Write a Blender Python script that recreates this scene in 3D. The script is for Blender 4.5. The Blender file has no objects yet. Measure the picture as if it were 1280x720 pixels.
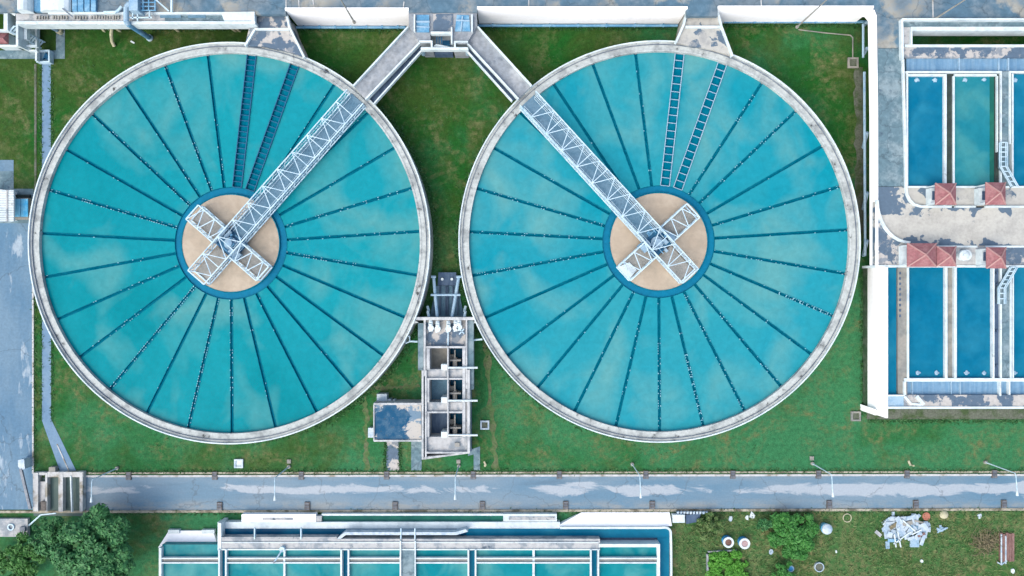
import bpy, math, random
import numpy as np
from mathutils import Vector

random.seed(7)
rng = np.random.default_rng(7)
SC = bpy.context.scene
COL = SC.collection

# ------------------------------------------------------------------ camera, sky, sun, exposure
H = 86.5                 # flying height of the camera above the lawn
S = 0.1                  # metres per photo pixel on the lawn
cam_d = bpy.data.cameras.new('camera')
cam = bpy.data.objects.new('camera', cam_d)
COL.objects.link(cam)
cam.location = (0, 0, H)
cam.rotation_euler = (0, 0, 0)
cam_d.sensor_width = 36.0
cam_d.lens = 18.0 / (64.0 / H)
cam_d.clip_end = 1500
SC.camera = cam

SUN_EL, SUN_AZ = math.radians(52), math.radians(225)      # veiled sun behind thin cloud, lower left of the photo
w = bpy.data.worlds.new('World')
SC.world = w
w.use_nodes = True
nt = w.node_tree
bg = nt.nodes['Background']
sky = nt.nodes.new('ShaderNodeTexSky')
sky.sky_type = 'NISHITA'
sky.sun_disc = False
sky.sun_elevation = SUN_EL
sky.sun_rotation = SUN_AZ
sky.air_density = 1.0
sky.dust_density = 4.0
nt.links.new(sky.outputs[0], bg.inputs[0])
bg.inputs[1].default_value = 0.15
sun_d = bpy.data.lights.new('sun', 'SUN')
sun = bpy.data.objects.new('sun', sun_d)
COL.objects.link(sun)
sun_d.energy = 1.25
sun_d.angle = math.radians(100)
sun_d.color = (1.0, 0.95, 0.88)
sun.rotation_euler = (math.pi / 2 - SUN_EL, 0, math.pi - SUN_AZ)
SC.view_settings.view_transform = 'Standard'
SC.view_settings.look = 'None'
SC.view_settings.exposure = 1.0
SC.view_settings.gamma = 1.0


# ------------------------------------------------------------------ helpers
def P(px, py, z=0.0):
    """Point at height z that the photograph shows at pixel (px, py)."""
    k = S * (H - z) / H
    return Vector(((px - 640) * k, (360 - py) * k, z))


def P2(px, py, z=0.0):
    p = P(px, py, z)
    return (p.x, p.y)


def lin(c):
    out = []
    for v in c:
        v = v / 255.0
        out.append(v / 12.92 if v <= 0.04045 else ((v + 0.055) / 1.055) ** 2.4)
    return out


def area2(p):
    return sum(p[i][0] * p[(i + 1) % len(p)][1] - p[(i + 1) % len(p)][0] * p[i][1] for i in range(len(p)))


JIT = [0]


def jit():
    JIT[0] = (JIT[0] + 1) % 11
    return JIT[0] * 0.0032


class MB:
    """Collects shapes that become one mesh."""

    def __init__(self):
        self.v = []
        self.f = []

    def add(self, vs, fs):
        n = len(self.v)
        self.v += [tuple(p) for p in vs]
        self.f += [tuple(i + n for i in f) for f in fs]
        return self

    def prism(self, pts, z0, z1):
        pts = [tuple(p)[:2] for p in pts]
        if area2(pts) < 0:
            pts = pts[::-1]
        n = len(pts)
        vs = [(x, y, z0) for x, y in pts] + [(x, y, z1) for x, y in pts]
        fs = [tuple(range(n, 2 * n)), tuple(range(n - 1, -1, -1))]
        fs += [(i, (i + 1) % n, n + (i + 1) % n, n + i) for i in range(n)]
        return self.add(vs, fs)

    def rect(self, x0, y0, x1, y1, z0, z1, zp=None):
        """Upright block whose top shows at this pixel rectangle."""
        z1 = z1 + jit()
        zp = z1 if zp is None else zp
        return self.prism([P2(x0, y1, zp), P2(x1, y1, zp), P2(x1, y0, zp), P2(x0, y0, zp)], z0, z1)

    def poly(self, pix, z0, z1, zp=None):
        z1 = z1 + jit()
        zp = z1 if zp is None else zp
        return self.prism([P2(a, b, zp) for a, b in pix], z0, z1)

    def sheet(self, pts3):
        n = len(pts3)
        if area2([p[:2] for p in pts3]) < 0:
            pts3 = pts3[::-1]
        return self.add(pts3, [tuple(range(n))])

    def grid(self, x0, y0, x1, y1, z, nx, ny):
        vs = [(x0 + (x1 - x0) * i / nx, y0 + (y1 - y0) * j / ny, z) for j in range(ny + 1) for i in range(nx + 1)]
        fs = [(j * (nx + 1) + i, j * (nx + 1) + i + 1, (j + 1) * (nx + 1) + i + 1, (j + 1) * (nx + 1) + i)
              for j in range(ny) for i in range(nx)]
        return self.add(vs, fs)

    def ribbon(self, pts, wd, z0, z1, closed=False):
        pts = [Vector(tuple(p)[:2]) for p in pts]
        n = len(pts)
        L, R = [], []
        for i in range(n):
            if closed:
                a, b = pts[i - 1], pts[(i + 1) % n]
            else:
                a, b = pts[max(i - 1, 0)], pts[min(i + 1, n - 1)]
            d1 = (pts[i] - a).normalized() if (pts[i] - a).length > 1e-6 else (b - pts[i]).normalized()
            d2 = (b - pts[i]).normalized() if (b - pts[i]).length > 1e-6 else d1
            t = (d1 + d2)
            t = t.normalized() if t.length > 1e-6 else d1
            nn = Vector((-t.y, t.x))
            c = max(0.4, nn.dot(Vector((-d1.y, d1.x))))
            L.append(pts[i] + nn * (wd / 2 / c))
            R.append(pts[i] - nn * (wd / 2 / c))
        vs = []
        for i in range(n):
            vs += [(L[i].x, L[i].y, z0), (R[i].x, R[i].y, z0), (R[i].x, R[i].y, z1), (L[i].x, L[i].y, z1)]
        fs = []
        m = n if closed else n - 1
        for i in range(m):
            a, b = 4 * i, 4 * ((i + 1) % n)
            fs += [(a + 3, a + 2, b + 2, b + 3), (a + 1, a, b, b + 1), (a, a + 3, b + 3, b), (a + 2, a + 1, b + 1, b + 2)]
        if not closed:
            fs += [(0, 1, 2, 3), (4 * n - 1, 4 * n - 2, 4 * n - 3, 4 * n - 4)]
        return self.add(vs, fs)

    def prib(self, pix, wd, z0, z1, closed=False):
        z1 = z1 + jit()
        return self.ribbon([P2(a, b, z1) for a, b in pix], wd, z0, z1, closed)

    def tube(self, p, q, r, n=7, r2=None):
        p, q = Vector(p), Vector(q)
        d = (q - p)
        if d.length < 1e-6:
            return self
        d.normalize()
        u = d.orthogonal().normalized()
        v = d.cross(u)
        r2 = r if r2 is None else r2
        vs = []
        for c, rr in ((p, r), (q, r2)):
            for i in range(n):
                a = 2 * math.pi * i / n
                vs.append(c + u * (math.cos(a) * rr) + v * (math.sin(a) * rr))
        fs = [(i, (i + 1) % n, n + (i + 1) % n, n + i) for i in range(n)]
        fs += [tuple(range(n - 1, -1, -1)), tuple(range(n, 2 * n))]
        return self.add(vs, fs)

    def path(self, pts, r, n=7):
        for a, b in zip(pts[:-1], pts[1:]):
            self.tube(a, b, r, n)
        return self

    def bar(self, p, q, wd, ht=None):
        """Square-section bar between two points."""
        p, q = Vector(p), Vector(q)
        ht = wd if ht is None else ht
        d = (q - p).normalized()
        up = Vector((0, 0, 1)) if abs(d.z) < 0.95 else Vector((1, 0, 0))
        s = d.cross(up).normalized() * (wd / 2)
        t = s.cross(d).normalized() * (ht / 2)
        vs = [p - s - t, p + s - t, p + s + t, p - s + t, q - s - t, q + s - t, q + s + t, q - s + t]
        fs = [(3, 2, 1, 0), (4, 5, 6, 7), (0, 1, 5, 4), (1, 2, 6, 5), (2, 3, 7, 6), (3, 0, 4, 7)]
        return self.add(vs, fs)

    def cyl(self, c, r, z0, z1, n=24, r1=None):
        return self.tube((c[0], c[1], z0), (c[0], c[1], z1), r, n, r1)

    def ring(self, c, r0, r1, z0, z1, n=160, a0=0.0, a1=None):
        full = a1 is None
        a1 = a0 + 2 * math.pi if full else a1
        m = n if full else n + 1
        vs = []
        for i in range(m):
            a = a0 + (a1 - a0) * i / n
            ca, sa = math.cos(a), math.sin(a)
            for r, z in ((r0, z0), (r1, z0), (r1, z1), (r0, z1)):
                vs.append((c[0] + ca * r, c[1] + sa * r, z))
        fs = []
        for i in range(n):
            a, b = 4 * i, 4 * ((i + 1) % m)
            fs += [(a + 3, a + 2, b + 2, b + 3), (a, b, b + 1, a + 1), (a + 1, b + 1, b + 2, a + 2), (a, a + 3, b + 3, b)]
        if not full:
            fs += [(0, 1, 2, 3), (4 * m - 1, 4 * m - 2, 4 * m - 3, 4 * m - 4)]
        return self.add(vs, fs)

    def dome(self, c, r, z, ht, n=20, m=5):
        vs, fs = [], []
        for j in range(m):
            a = (math.pi / 2) * j / m
            for i in range(n):
                b = 2 * math.pi * i / n
                vs.append((c[0] + r * math.cos(a) * math.cos(b), c[1] + r * math.cos(a) * math.sin(b), z + ht * math.sin(a)))
        vs.append((c[0], c[1], z + ht))
        for j in range(m - 1):
            for i in range(n):
                fs.append((j * n + i, j * n + (i + 1) % n, (j + 1) * n + (i + 1) % n, (j + 1) * n + i))
        for i in range(n):
            fs.append(((m - 1) * n + i, (m - 1) * n + (i + 1) % n, m * n))
        return self.add(vs, fs)

    def build_each(self, name, m, parent=None):
        """One object for each separate shape that was added."""
        # shapes are consecutive vertex runs: find the connected runs
        n = len(self.v)
        root = list(range(n))

        def find(i):
            while root[i] != i:
                root[i] = root[root[i]]
                i = root[i]
            return i
        for f in self.f:
            for i in f[1:]:
                a, b = find(f[0]), find(i)
                if a != b:
                    root[b] = a
        groups = {}
        for f in self.f:
            groups.setdefault(find(f[0]), []).append(f)
        out = []
        for fs in groups.values():
            ids = sorted({i for f in fs for i in f})
            mp = {i: k for k, i in enumerate(ids)}
            q = MB()
            q.v = [self.v[i] for i in ids]
            q.f = [tuple(mp[i] for i in f) for f in fs]
            out.append(q.build(name, m, parent))
        return out

    def build(self, name, m, parent=None, label=None):
        me = bpy.data.meshes.new(name)
        me.from_pydata(self.v, [], self.f)
        me.validate()
        me.update()
        me.materials.append(m)
        o = bpy.data.objects.new(name, me)
        COL.objects.link(o)
        if parent is not None:
            o.parent = parent
            o.matrix_parent_inverse = parent.matrix_basis.inverted()
        if label:
            o['label'] = label
        return o


def tag(o, label=None, cat=None, group=None, kind=None):
    for k, v in (('label', label), ('category', cat), ('group', group), ('kind', kind)):
        if v:
            o[k] = v
    return o


def thing(name, label, cat, loc=(0, 0, 0), group=None):
    o = bpy.data.objects.new(name, None)
    o.empty_display_size = 0.3
    COL.objects.link(o)
    o.location = loc
    return tag(o, label, cat, group)


def kids(o):
    return [c for c in COL.objects if c.parent == o]


def dup(root, loc, rotz, label, group=None, children=None):
    r = root.copy()
    COL.objects.link(r)
    r.location = loc
    r.rotation_euler = (0, 0, rotz)
    r['label'] = label
    if group:
        r['group'] = group
    for ch in children:
        c = ch.copy()
        COL.objects.link(c)
        c.parent = r
    return r


# ------------------------------------------------------------------ materials
def new_mat(name):
    m = bpy.data.materials.new(name)
    m.use_nodes = True
    b = m.node_tree.nodes['Principled BSDF']
    return m, m.node_tree, b


def noise(t, src, scale, detail=4, rough=0.55, stretch=None, dist=0.0):
    n = t.nodes.new('ShaderNodeTexNoise')
    n.inputs['Scale'].default_value = scale
    n.inputs['Detail'].default_value = detail
    n.inputs['Roughness'].default_value = rough
    n.inputs['Distortion'].default_value = dist
    if stretch:
        mp = t.nodes.new('ShaderNodeMapping')
        mp.inputs['Scale'].default_value = stretch
        t.links.new(src, mp.inputs[0])
        src = mp.outputs[0]
    t.links.new(src, n.inputs['Vector'])
    return n.outputs['Fac']


def ramp(t, src, lo, hi, a=0.0, b=1.0):
    n = t.nodes.new('ShaderNodeMapRange')
    n.inputs[1].default_value = lo
    n.inputs[2].default_value = hi
    n.inputs[3].default_value = a
    n.inputs[4].default_value = b
    t.links.new(src, n.inputs[0])
    return n.outputs[0]


def mixc(t, fac, a, b, mode='MIX'):
    n = t.nodes.new('ShaderNodeMix')
    n.data_type = 'RGBA'
    n.blend_type = mode
    for inp, v in ((n.inputs[0], fac), (n.inputs[6], a), (n.inputs[7], b)):
        if hasattr(v, 'node'):
            t.links.new(v, inp)
        elif isinstance(v, (int, float)):
            inp.default_value = v
        else:
            inp.default_value = (*v, 1)
    return n.outputs[2]


def math_n(t, op, a, b):
    n = t.nodes.new('ShaderNodeMath')
    n.operation = op
    for i, v in enumerate((a, b)):
        if hasattr(v, 'node'):
            t.links.new(v, n.inputs[i])
        else:
            n.inputs[i].default_value = v
    return n.outputs[0]


def cracks(t, co, col, scale=0.11, width=0.006, amount=0.45):
    """Fine dark cracks and joints."""
    nz = t.nodes.new('ShaderNodeTexNoise')
    nz.inputs['Scale'].default_value = 0.9
    nz.inputs['Detail'].default_value = 4
    t.links.new(co, nz.inputs['Vector'])
    sc_ = t.nodes.new('ShaderNodeVectorMath')
    sc_.operation = 'SCALE'
    sc_.inputs['Scale'].default_value = 1.6
    t.links.new(nz.outputs['Color'], sc_.inputs[0])
    ad = t.nodes.new('ShaderNodeVectorMath')
    ad.operation = 'ADD'
    t.links.new(co, ad.inputs[0])
    t.links.new(sc_.outputs[0], ad.inputs[1])
    v = t.nodes.new('ShaderNodeTexVoronoi')
    v.feature = 'DISTANCE_TO_EDGE'
    v.inputs['Scale'].default_value = scale
    t.links.new(ad.outputs[0], v.inputs['Vector'])
    f = ramp(t, v.outputs['Distance'], 0.0, width, amount, 0.0)
    return mixc(t, f, col, (0.04, 0.06, 0.075))


def coords(t):
    return t.nodes.new('ShaderNodeTexCoord').outputs['Object']


def bump(t, b, src, strength, dist=0.05):
    n = t.nodes.new('ShaderNodeBump')
    n.inputs['Strength'].default_value = strength
    n.inputs['Distance'].default_value = dist
    t.links.new(src, n.inputs['Height'])
    t.links.new(n.outputs[0], b.inputs['Normal'])


def surf(name, base, second=None, scale=0.4, lo=0.45, hi=0.6, rough=0.75, fine=3.0, var=0.25, stretch=None,
         third=None, tscale=1.5, tlo=0.6, thi=0.7, spec=0.3, metallic=0.0, bmp=0.3, detail=5, dist=0.0, crack=0.0):
    """Weathered surface: base colour, blotches of a second (and third) colour, fine value grain."""
    m, t, b = new_mat(name)
    co = coords(t)
    c = tuple(lin(base)) if max(base) > 1 else base
    out = c
    if second:
        f = ramp(t, noise(t, co, scale, detail, 0.6, stretch, dist), lo, hi)
        out = mixc(t, f, c, tuple(lin(second)) if max(second) > 1 else second)
    if third:
        f = ramp(t, noise(t, co, tscale, 5, 0.65, stretch), tlo, thi)
        out = mixc(t, f, out, tuple(lin(third)) if max(third) > 1 else third)
    if crack:
        out = cracks(t, co, out, crack, 0.009 * crack / 0.11, 0.5)
    fn = noise(t, co, fine, 4, 0.65)
    g = ramp(t, fn, 0.3, 0.7, 1 - var, 1 + var * 0.6)
    cc = t.nodes.new('ShaderNodeCombineColor')
    for i in range(3):
        t.links.new(g, cc.inputs[i])
    out = mixc(t, 1.0, out, cc.outputs[0], 'MULTIPLY')
    t.links.new(out, b.inputs['Base Color'])
    b.inputs['Roughness'].default_value = rough
    b.inputs['Specular IOR Level'].default_value = spec
    b.inputs['Metallic'].default_value = metallic
    if bmp:
        bump(t, b, fn, bmp, 0.03)
    return m


def water_mat(name, deep, light, sc=0.09, lo=0.42, hi=0.75, lightsc=0.35, spot=None, rough=0.1, murk=None, sky_drift=0.0):
    m, t, b = new_mat(name)
    co = coords(t)
    f = noise(t, co, sc, 3, 0.5, None, 0.6)
    if sky_drift:
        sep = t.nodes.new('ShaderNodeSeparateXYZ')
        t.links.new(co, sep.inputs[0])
        f = math_n(t, 'ADD', f, ramp(t, sep.outputs[0], -58, -12, -sky_drift, sky_drift))  # paler eastward: sky reflection painted into the water colour
    f = ramp(t, f, lo, hi)
    out = mixc(t, f, tuple(deep), tuple(light))
    if spot:
        f2 = ramp(t, noise(t, co, lightsc, 2, 0.45, None, 0.4), 0.44, 0.72, 0, 0.8)
        out = mixc(t, f2, out, tuple(spot))
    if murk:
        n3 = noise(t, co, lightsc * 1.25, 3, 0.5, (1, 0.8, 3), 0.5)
        if sky_drift:
            n3 = math_n(t, 'ADD', n3, ramp(t, sep.outputs[0], -55, -18, -0.12, 0.04))  # murk follows the same painted sky reflection, weaker in the west
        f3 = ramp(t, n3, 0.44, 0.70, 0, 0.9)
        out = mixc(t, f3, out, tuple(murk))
    g = ramp(t, noise(t, co, 1.3, 6, 0.65, None, 0.5), 0.3, 0.7, 0.9, 1.08)
    cc = t.nodes.new('ShaderNodeCombineColor')
    for i in range(3):
        t.links.new(g, cc.inputs[i])
    out = mixc(t, 1.0, out, cc.outputs[0], 'MULTIPLY')
    t.links.new(out, b.inputs['Base Color'])
    b.inputs['Roughness'].default_value = rough
    b.inputs['IOR'].default_value = 1.33
    b.inputs['Specular IOR Level'].default_value = 0.06
    bump(t, b, noise(t, co, 2.2, 4, 0.65), 0.12, 0.05)
    return m


def grass_mat(name, dark, mid, dry, dlo=0.55, dhi=0.75):
    m, t, b = new_mat(name)
    co = coords(t)
    sep = t.nodes.new('ShaderNodeSeparateXYZ')
    t.links.new(co, sep.inputs[0])
    # the lawn colour shifts bluer and paler from the deck toward the service road
    lean = math_n(t, 'ADD', ramp(t, sep.outputs[1], 26, -22, -0.12, 0.10), ramp(t, sep.outputs[0], -60, 30, -0.09, 0.06))
    f1 = ramp(t, math_n(t, 'ADD', noise(t, co, 0.07, 5, 0.62, None, 0.4), lean), 0.38, 0.62)
    out = mixc(t, f1, dark, mid)
    f3 = ramp(t, math_n(t, 'SUBTRACT', noise(t, co, 0.11, 6, 0.66, None, 0.6), math_n(t, 'MULTIPLY', lean, 0.6)), 0.47, 0.64, 0, 0.75)
    out = mixc(t, f3, out, (0.032, 0.06, 0.012))
    f2 = ramp(t, noise(t, co, 0.2, 8, 0.7, None, 1.2), dlo, dhi, 0, 1.0)
    f5 = ramp(t, noise(t, co, 1.1, 6, 0.72), 0.42, 0.62)
    out = mixc(t, math_n(t, 'MULTIPLY', f2, f5), out, dry)
    f4 = ramp(t, noise(t, co, 0.8, 6, 0.72), 0.55, 0.72, 0, 0.45)
    out = mixc(t, f4, out, tuple(0.65 * a + 0.35 * c for a, c in zip(mid, dry)))
    g1 = noise(t, co, 2.0, 7, 0.8)
    g2 = noise(t, co, 9, 3, 0.7)
    g = math_n(t, 'MULTIPLY', ramp(t, g1, 0.3, 0.7, 0.62, 1.38), ramp(t, g2, 0.3, 0.7, 0.75, 1.25))
    cc = t.nodes.new('ShaderNodeCombineColor')
    for i in range(3):
        t.links.new(g, cc.inputs[i])
    out = mixc(t, 1.0, out, cc.outputs[0], 'MULTIPLY')
    t.links.new(out, b.inputs['Base Color'])
    b.inputs['Roughness'].default_value = 0.95
    b.inputs['Specular IOR Level'].default_value = 0.1
    bump(t, b, g2, 0.4, 0.08)
    return m


def leaf_mat(name, a, b_, rough=0.55):
    m, t, b = new_mat(name)
    geo = t.nodes.new('ShaderNodeNewGeometry')
    f = geo.outputs['Random Per Island']
    out = mixc(t, f, a, b_)
    t.links.new(out, b.inputs['Base Color'])
    b.inputs['Roughness'].default_value = rough
    b.inputs['Specular IOR Level'].default_value = 0.25
    return m


M = {}
M['grass'] = grass_mat('lawn_grass', (0.009, 0.070, 0.011), (0.026, 0.125, 0.052), (0.105, 0.115, 0.05), 0.46, 0.65)
M['rough_grass'] = grass_mat('rough_grass', (0.03, 0.085, 0.014), (0.036, 0.105, 0.032), (0.14, 0.135, 0.065), 0.36, 0.56)
M['asphalt'] = surf('asphalt', (0.15, 0.205, 0.27), (0.20, 0.25, 0.31), 0.25, 0.4, 0.65, rough=0.6, fine=4, var=0.12, bmp=0.15)
M['concrete_road'] = surf('road_concrete', (0.075, 0.155, 0.235), (0.115, 0.195, 0.265), 0.3, 0.4, 0.6, rough=0.6,
                          third=(0.25, 0.32, 0.375), tscale=0.45, tlo=0.57, thi=0.63, var=0.14, stretch=(1.0, 0.25, 1), bmp=0.1, spec=0.1, crack=0.12)
M['kerb'] = surf('kerb', (0.30, 0.285, 0.225), (0.13, 0.12, 0.085), 0.7, 0.48, 0.6, fine=2, var=0.3)
M['kerb_white'] = surf('kerb_white', (0.40, 0.42, 0.42), (0.22, 0.21, 0.17), 0.6, 0.5, 0.62, fine=2, var=0.2)
M['path'] = surf('path_concrete', (0.10, 0.185, 0.28), (0.13, 0.215, 0.30), 0.4, 0.4, 0.6, var=0.12, bmp=0.1)
M['dirt'] = surf('bare_earth', (0.085, 0.105, 0.05), (0.05, 0.11, 0.03), 0.9, 0.4, 0.6, fine=3, var=0.4)
M['gravel'] = surf('gravel', (0.095, 0.11, 0.085), (0.04, 0.07, 0.025), 0.7, 0.45, 0.62, fine=5, var=0.4)
M['rim'] = surf('rim_concrete', (0.375, 0.415, 0.405), (0.25, 0.28, 0.28), 0.55, 0.48, 0.6, third=(0.065, 0.072, 0.072),
                tscale=1.1, tlo=0.615, thi=0.69, fine=3, var=0.22, rough=0.85, spec=0.1)
M['white'] = surf('white_paint', (0.50, 0.585, 0.605), (0.39, 0.47, 0.50), 0.6, 0.48, 0.66, fine=2, var=0.12, rough=0.6, bmp=0.05,
                  third=(0.22, 0.25, 0.25), tscale=1.3, tlo=0.64, thi=0.76)
M['worn_white'] = surf('worn_white_concrete', (0.40, 0.425, 0.43), (0.27, 0.295, 0.31), 0.7, 0.46, 0.6, fine=2.5, var=0.2, rough=0.8,
                       third=(0.12, 0.14, 0.155), tscale=1.6, tlo=0.62, thi=0.72)
M['white_wall'] = surf('white_wall', (0.84, 0.86, 0.875), (0.74, 0.77, 0.79), 0.8, 0.6, 0.8, stretch=(1, 1, 0.2), fine=2, var=0.05, bmp=0.05)
M['steel'] = surf('white_steel', (0.42, 0.56, 0.63), (0.26, 0.41, 0.51), 1.2, 0.5, 0.68, fine=4, var=0.1, rough=0.5, bmp=0)
M['deck_steel'] = surf('deck_plate', (0.085, 0.172, 0.24), (0.12, 0.21, 0.28), 0.8, 0.42, 0.6, fine=6, var=0.18, rough=0.7, bmp=0.1, spec=0.1)
M['grating'] = surf('grating', (0.21, 0.215, 0.195), (0.26, 0.26, 0.24), 1.0, 0.4, 0.6, fine=8, var=0.2)
M['blue_paint'] = surf('blue_paint', (0.075, 0.225, 0.37), (0.18, 0.34, 0.46), 1.0, 0.45, 0.65, fine=4, var=0.15, rough=0.45)
M['light_blue'] = surf('light_blue_paint', (0.25, 0.37, 0.46), (0.15, 0.28, 0.41), 1.1, 0.5, 0.7, fine=4, var=0.12, rough=0.45)
M['deep_blue'] = surf('deep_blue_paint', (0.004, 0.075, 0.165), (0.012, 0.10, 0.19), 1.0, 0.45, 0.65, fine=4, var=0.15, rough=0.5)
M['slate'] = surf('slate_blue_panel', (0.037, 0.07, 0.125), (0.06, 0.10, 0.16), 0.9, 0.4, 0.6, fine=4, var=0.15, stretch=(3, 1, 1))
M['drum_water'] = surf('trough_dark', (0.0, 0.112, 0.178), (0.002, 0.132, 0.20), 0.8, 0.4, 0.6, fine=3, var=0.18, rough=0.8, bmp=0.05, spec=0.0)
M['ring_blue'] = surf('ring_trough', (0.003, 0.138, 0.24), (0.004, 0.122, 0.215), 0.3, 0.4, 0.6, fine=2, var=0.12, rough=0.5, bmp=0.03, spec=0.05)
M['trough_steel'] = surf('trough_steel', (0.002, 0.11, 0.17), (0.008, 0.14, 0.20), 1.5, 0.45, 0.65, fine=3, var=0.25, rough=0.8, spec=0.0)
M['notch'] = surf('weir_plate', (0.12, 0.34, 0.43), (0.22, 0.44, 0.51), 2.0, 0.4, 0.6, fine=4, var=0.2, spec=0.1)
M['sand'] = surf('dried_scum', (0.32, 0.27, 0.205), (0.355, 0.305, 0.235), 0.3, 0.42, 0.6, third=(0.27, 0.235, 0.18), tscale=0.45, tlo=0.5, thi=0.7, fine=2, var=0.08, bmp=0.2, dist=1.5)
M['stain_cream'] = surf('deck_concrete', (0.35, 0.355, 0.325), (0.072, 0.114, 0.158), 0.33, 0.585, 0.605, fine=1.5, var=0.12,
                        third=(0.27, 0.28, 0.27), tscale=0.5, tlo=0.5, thi=0.62, detail=4)
M['stain_slate'] = surf('deck_wet', (0.075, 0.142, 0.195), (0.255, 0.262, 0.235), 0.13, 0.51, 0.565, fine=1.2, var=0.25, spec=0.1,
                        third=(0.12, 0.165, 0.195), tscale=0.3, tlo=0.45, thi=0.6, detail=7, crack=0.16)
M['grey_conc'] = surf('grey_concrete', (0.10, 0.168, 0.20), (0.175, 0.24, 0.265), 0.45, 0.45, 0.62, fine=1.8, var=0.22, spec=0.1,
                      third=(0.065, 0.105, 0.14), tscale=0.8, tlo=0.60, thi=0.70, crack=0.3)
M['walk_conc'] = surf('walkway_concrete', (0.20, 0.23, 0.255), (0.285, 0.31, 0.325), 0.5, 0.45, 0.62, fine=1.8, var=0.25,
                      third=(0.12, 0.15, 0.18), tscale=0.8, tlo=0.58, thi=0.70)
M['pale_conc'] = surf('pale_concrete', (0.355, 0.37, 0.37), (0.20, 0.235, 0.26), 0.6, 0.5, 0.6, fine=2, var=0.2,
                      third=(0.08, 0.11, 0.14), tscale=0.8, tlo=0.62, thi=0.68)
M['patchy'] = surf('patchy_concrete', (0.36, 0.355, 0.335), (0.07, 0.112, 0.16), 0.42, 0.48, 0.51, fine=2, var=0.18, detail=5,
                   third=(0.17, 0.20, 0.225), tscale=0.7, tlo=0.55, thi=0.6)
M['channel_blue'] = surf('channel_blue', (0.10, 0.21, 0.325), (0.15, 0.265, 0.37), 0.9, 0.4, 0.62, stretch=(3, 0.2, 1), fine=2, var=0.15, rough=0.35)
M['dark'] = surf('dark_pit', (0.02, 0.03, 0.03), (0.03, 0.05, 0.04), 0.8, fine=3, var=0.3)
M['green_conc'] = surf('dark_green_concrete', (0.03, 0.07, 0.035), (0.07, 0.10, 0.07), 1.2, 0.45, 0.6, fine=3, var=0.3)
M['tan'] = surf('tan_concrete', (0.25, 0.245, 0.215), (0.17, 0.18, 0.17), 0.6, 0.4, 0.6, fine=2, var=0.2)
M['roof_red'] = surf('red_roof', (0.225, 0.098, 0.108), (0.27, 0.14, 0.145), 1.2, 0.42, 0.65, fine=4, var=0.25, rough=0.8, spec=0.1,
                     third=(0.155, 0.09, 0.094), tscale=2.0, tlo=0.58, thi=0.7)
M['roof_ridge'] = surf('roof_ridge', (0.32, 0.19, 0.18), fine=4, var=0.1)
M['drain'] = surf('drain_grate', (0.075, 0.07, 0.065), (0.12, 0.11, 0.10), 2.0, fine=6, var=0.3)
M['bark'] = surf('bark', (0.10, 0.075, 0.05), (0.06, 0.045, 0.03), 2.0, stretch=(1, 1, 0.3), fine=6, var=0.3)
M['dark_steel'] = surf('dark_steel', (0.10, 0.13, 0.17), (0.15, 0.18, 0.21), 1.0, fine=4, var=0.15, rough=0.5)
M['drum_blue'] = surf('drum_blue', (0.02, 0.20, 0.42), (0.05, 0.27, 0.48), 2.0, fine=4, var=0.15, rough=0.4)
M['cover_blue'] = surf('cover_blue', (0.045, 0.34, 0.60), (0.20, 0.50, 0.66), 0.5, 0.42, 0.58, fine=3, var=0.12, rough=0.5)
M['soil'] = surf('soil', (0.075, 0.04, 0.03), (0.16, 0.09, 0.07), 2.5, fine=6, var=0.35)
M['pink_soil'] = surf('pink_soil', (0.34, 0.25, 0.25), (0.24, 0.18, 0.17), 2.5, fine=6, var=0.25)
M['sheet'] = surf('plastic_sheet', (0.38, 0.46, 0.51), (0.24, 0.34, 0.43), 1.5, 0.45, 0.6, fine=5, var=0.15, rough=0.4)
M['wood'] = surf('old_wood', (0.15, 0.085, 0.075), (0.21, 0.13, 0.115), 1.5, stretch=(4, 0.5, 1), fine=5, var=0.25)
M['twig'] = surf('dry_twigs', (0.19, 0.165, 0.10), (0.11, 0.105, 0.06), 2.0, fine=5, var=0.3)
M['coral'] = surf('coral_plastic', (0.33, 0.13, 0.09), fine=4, var=0.15)
M['cream'] = surf('cream_plastic', (0.38, 0.37, 0.26), (0.26, 0.27, 0.17), 2.0, fine=4, var=0.15)
M['leaf_dark'] = leaf_mat('dark_leaves', (0.012, 0.085, 0.028), (0.06, 0.20, 0.065))
M['leaf_mid'] = leaf_mat('mid_leaves', (0.018, 0.11, 0.018), (0.055, 0.20, 0.042))
M['leaf_light'] = leaf_mat('light_leaves', (0.025, 0.10, 0.018), (0.06, 0.185, 0.04))
M['leaf_bright'] = leaf_mat('bright_leaves', (0.035, 0.15, 0.012), (0.075, 0.25, 0.028))
M['leaf_lawn'] = leaf_mat('lawn_tufts', (0.010, 0.062, 0.012), (0.04, 0.12, 0.04))
M['leaf_weed'] = leaf_mat('weed_leaves', (0.028, 0.095, 0.02), (0.11, 0.155, 0.055))
M['wat_left'] = water_mat('tank_water_teal', (0.0, 0.162, 0.192), (0.006, 0.198, 0.240), sc=0.04, lo=0.38, hi=0.62, sky_drift=0.18, spot=(0.005, 0.202, 0.236), lightsc=0.12, murk=(0.066, 0.236, 0.240))
M['wat_right'] = water_mat('tank_water_cyan', (0.004, 0.188, 0.246), (0.014, 0.207, 0.262), sc=0.045, lo=0.4, hi=0.62, spot=(0.024, 0.219, 0.258), lightsc=0.12, murk=(0.076, 0.246, 0.254))
M['pool_blue'] = water_mat('pool_blue', (0.002, 0.106, 0.192), (0.007, 0.130, 0.216), sc=0.2, lightsc=0.3, spot=(0.016, 0.152, 0.232))
M['pool_teal'] = water_mat('pool_teal', (0.010, 0.145, 0.19), (0.025, 0.18, 0.205), sc=0.2, spot=(0.045, 0.205, 0.215))
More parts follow.
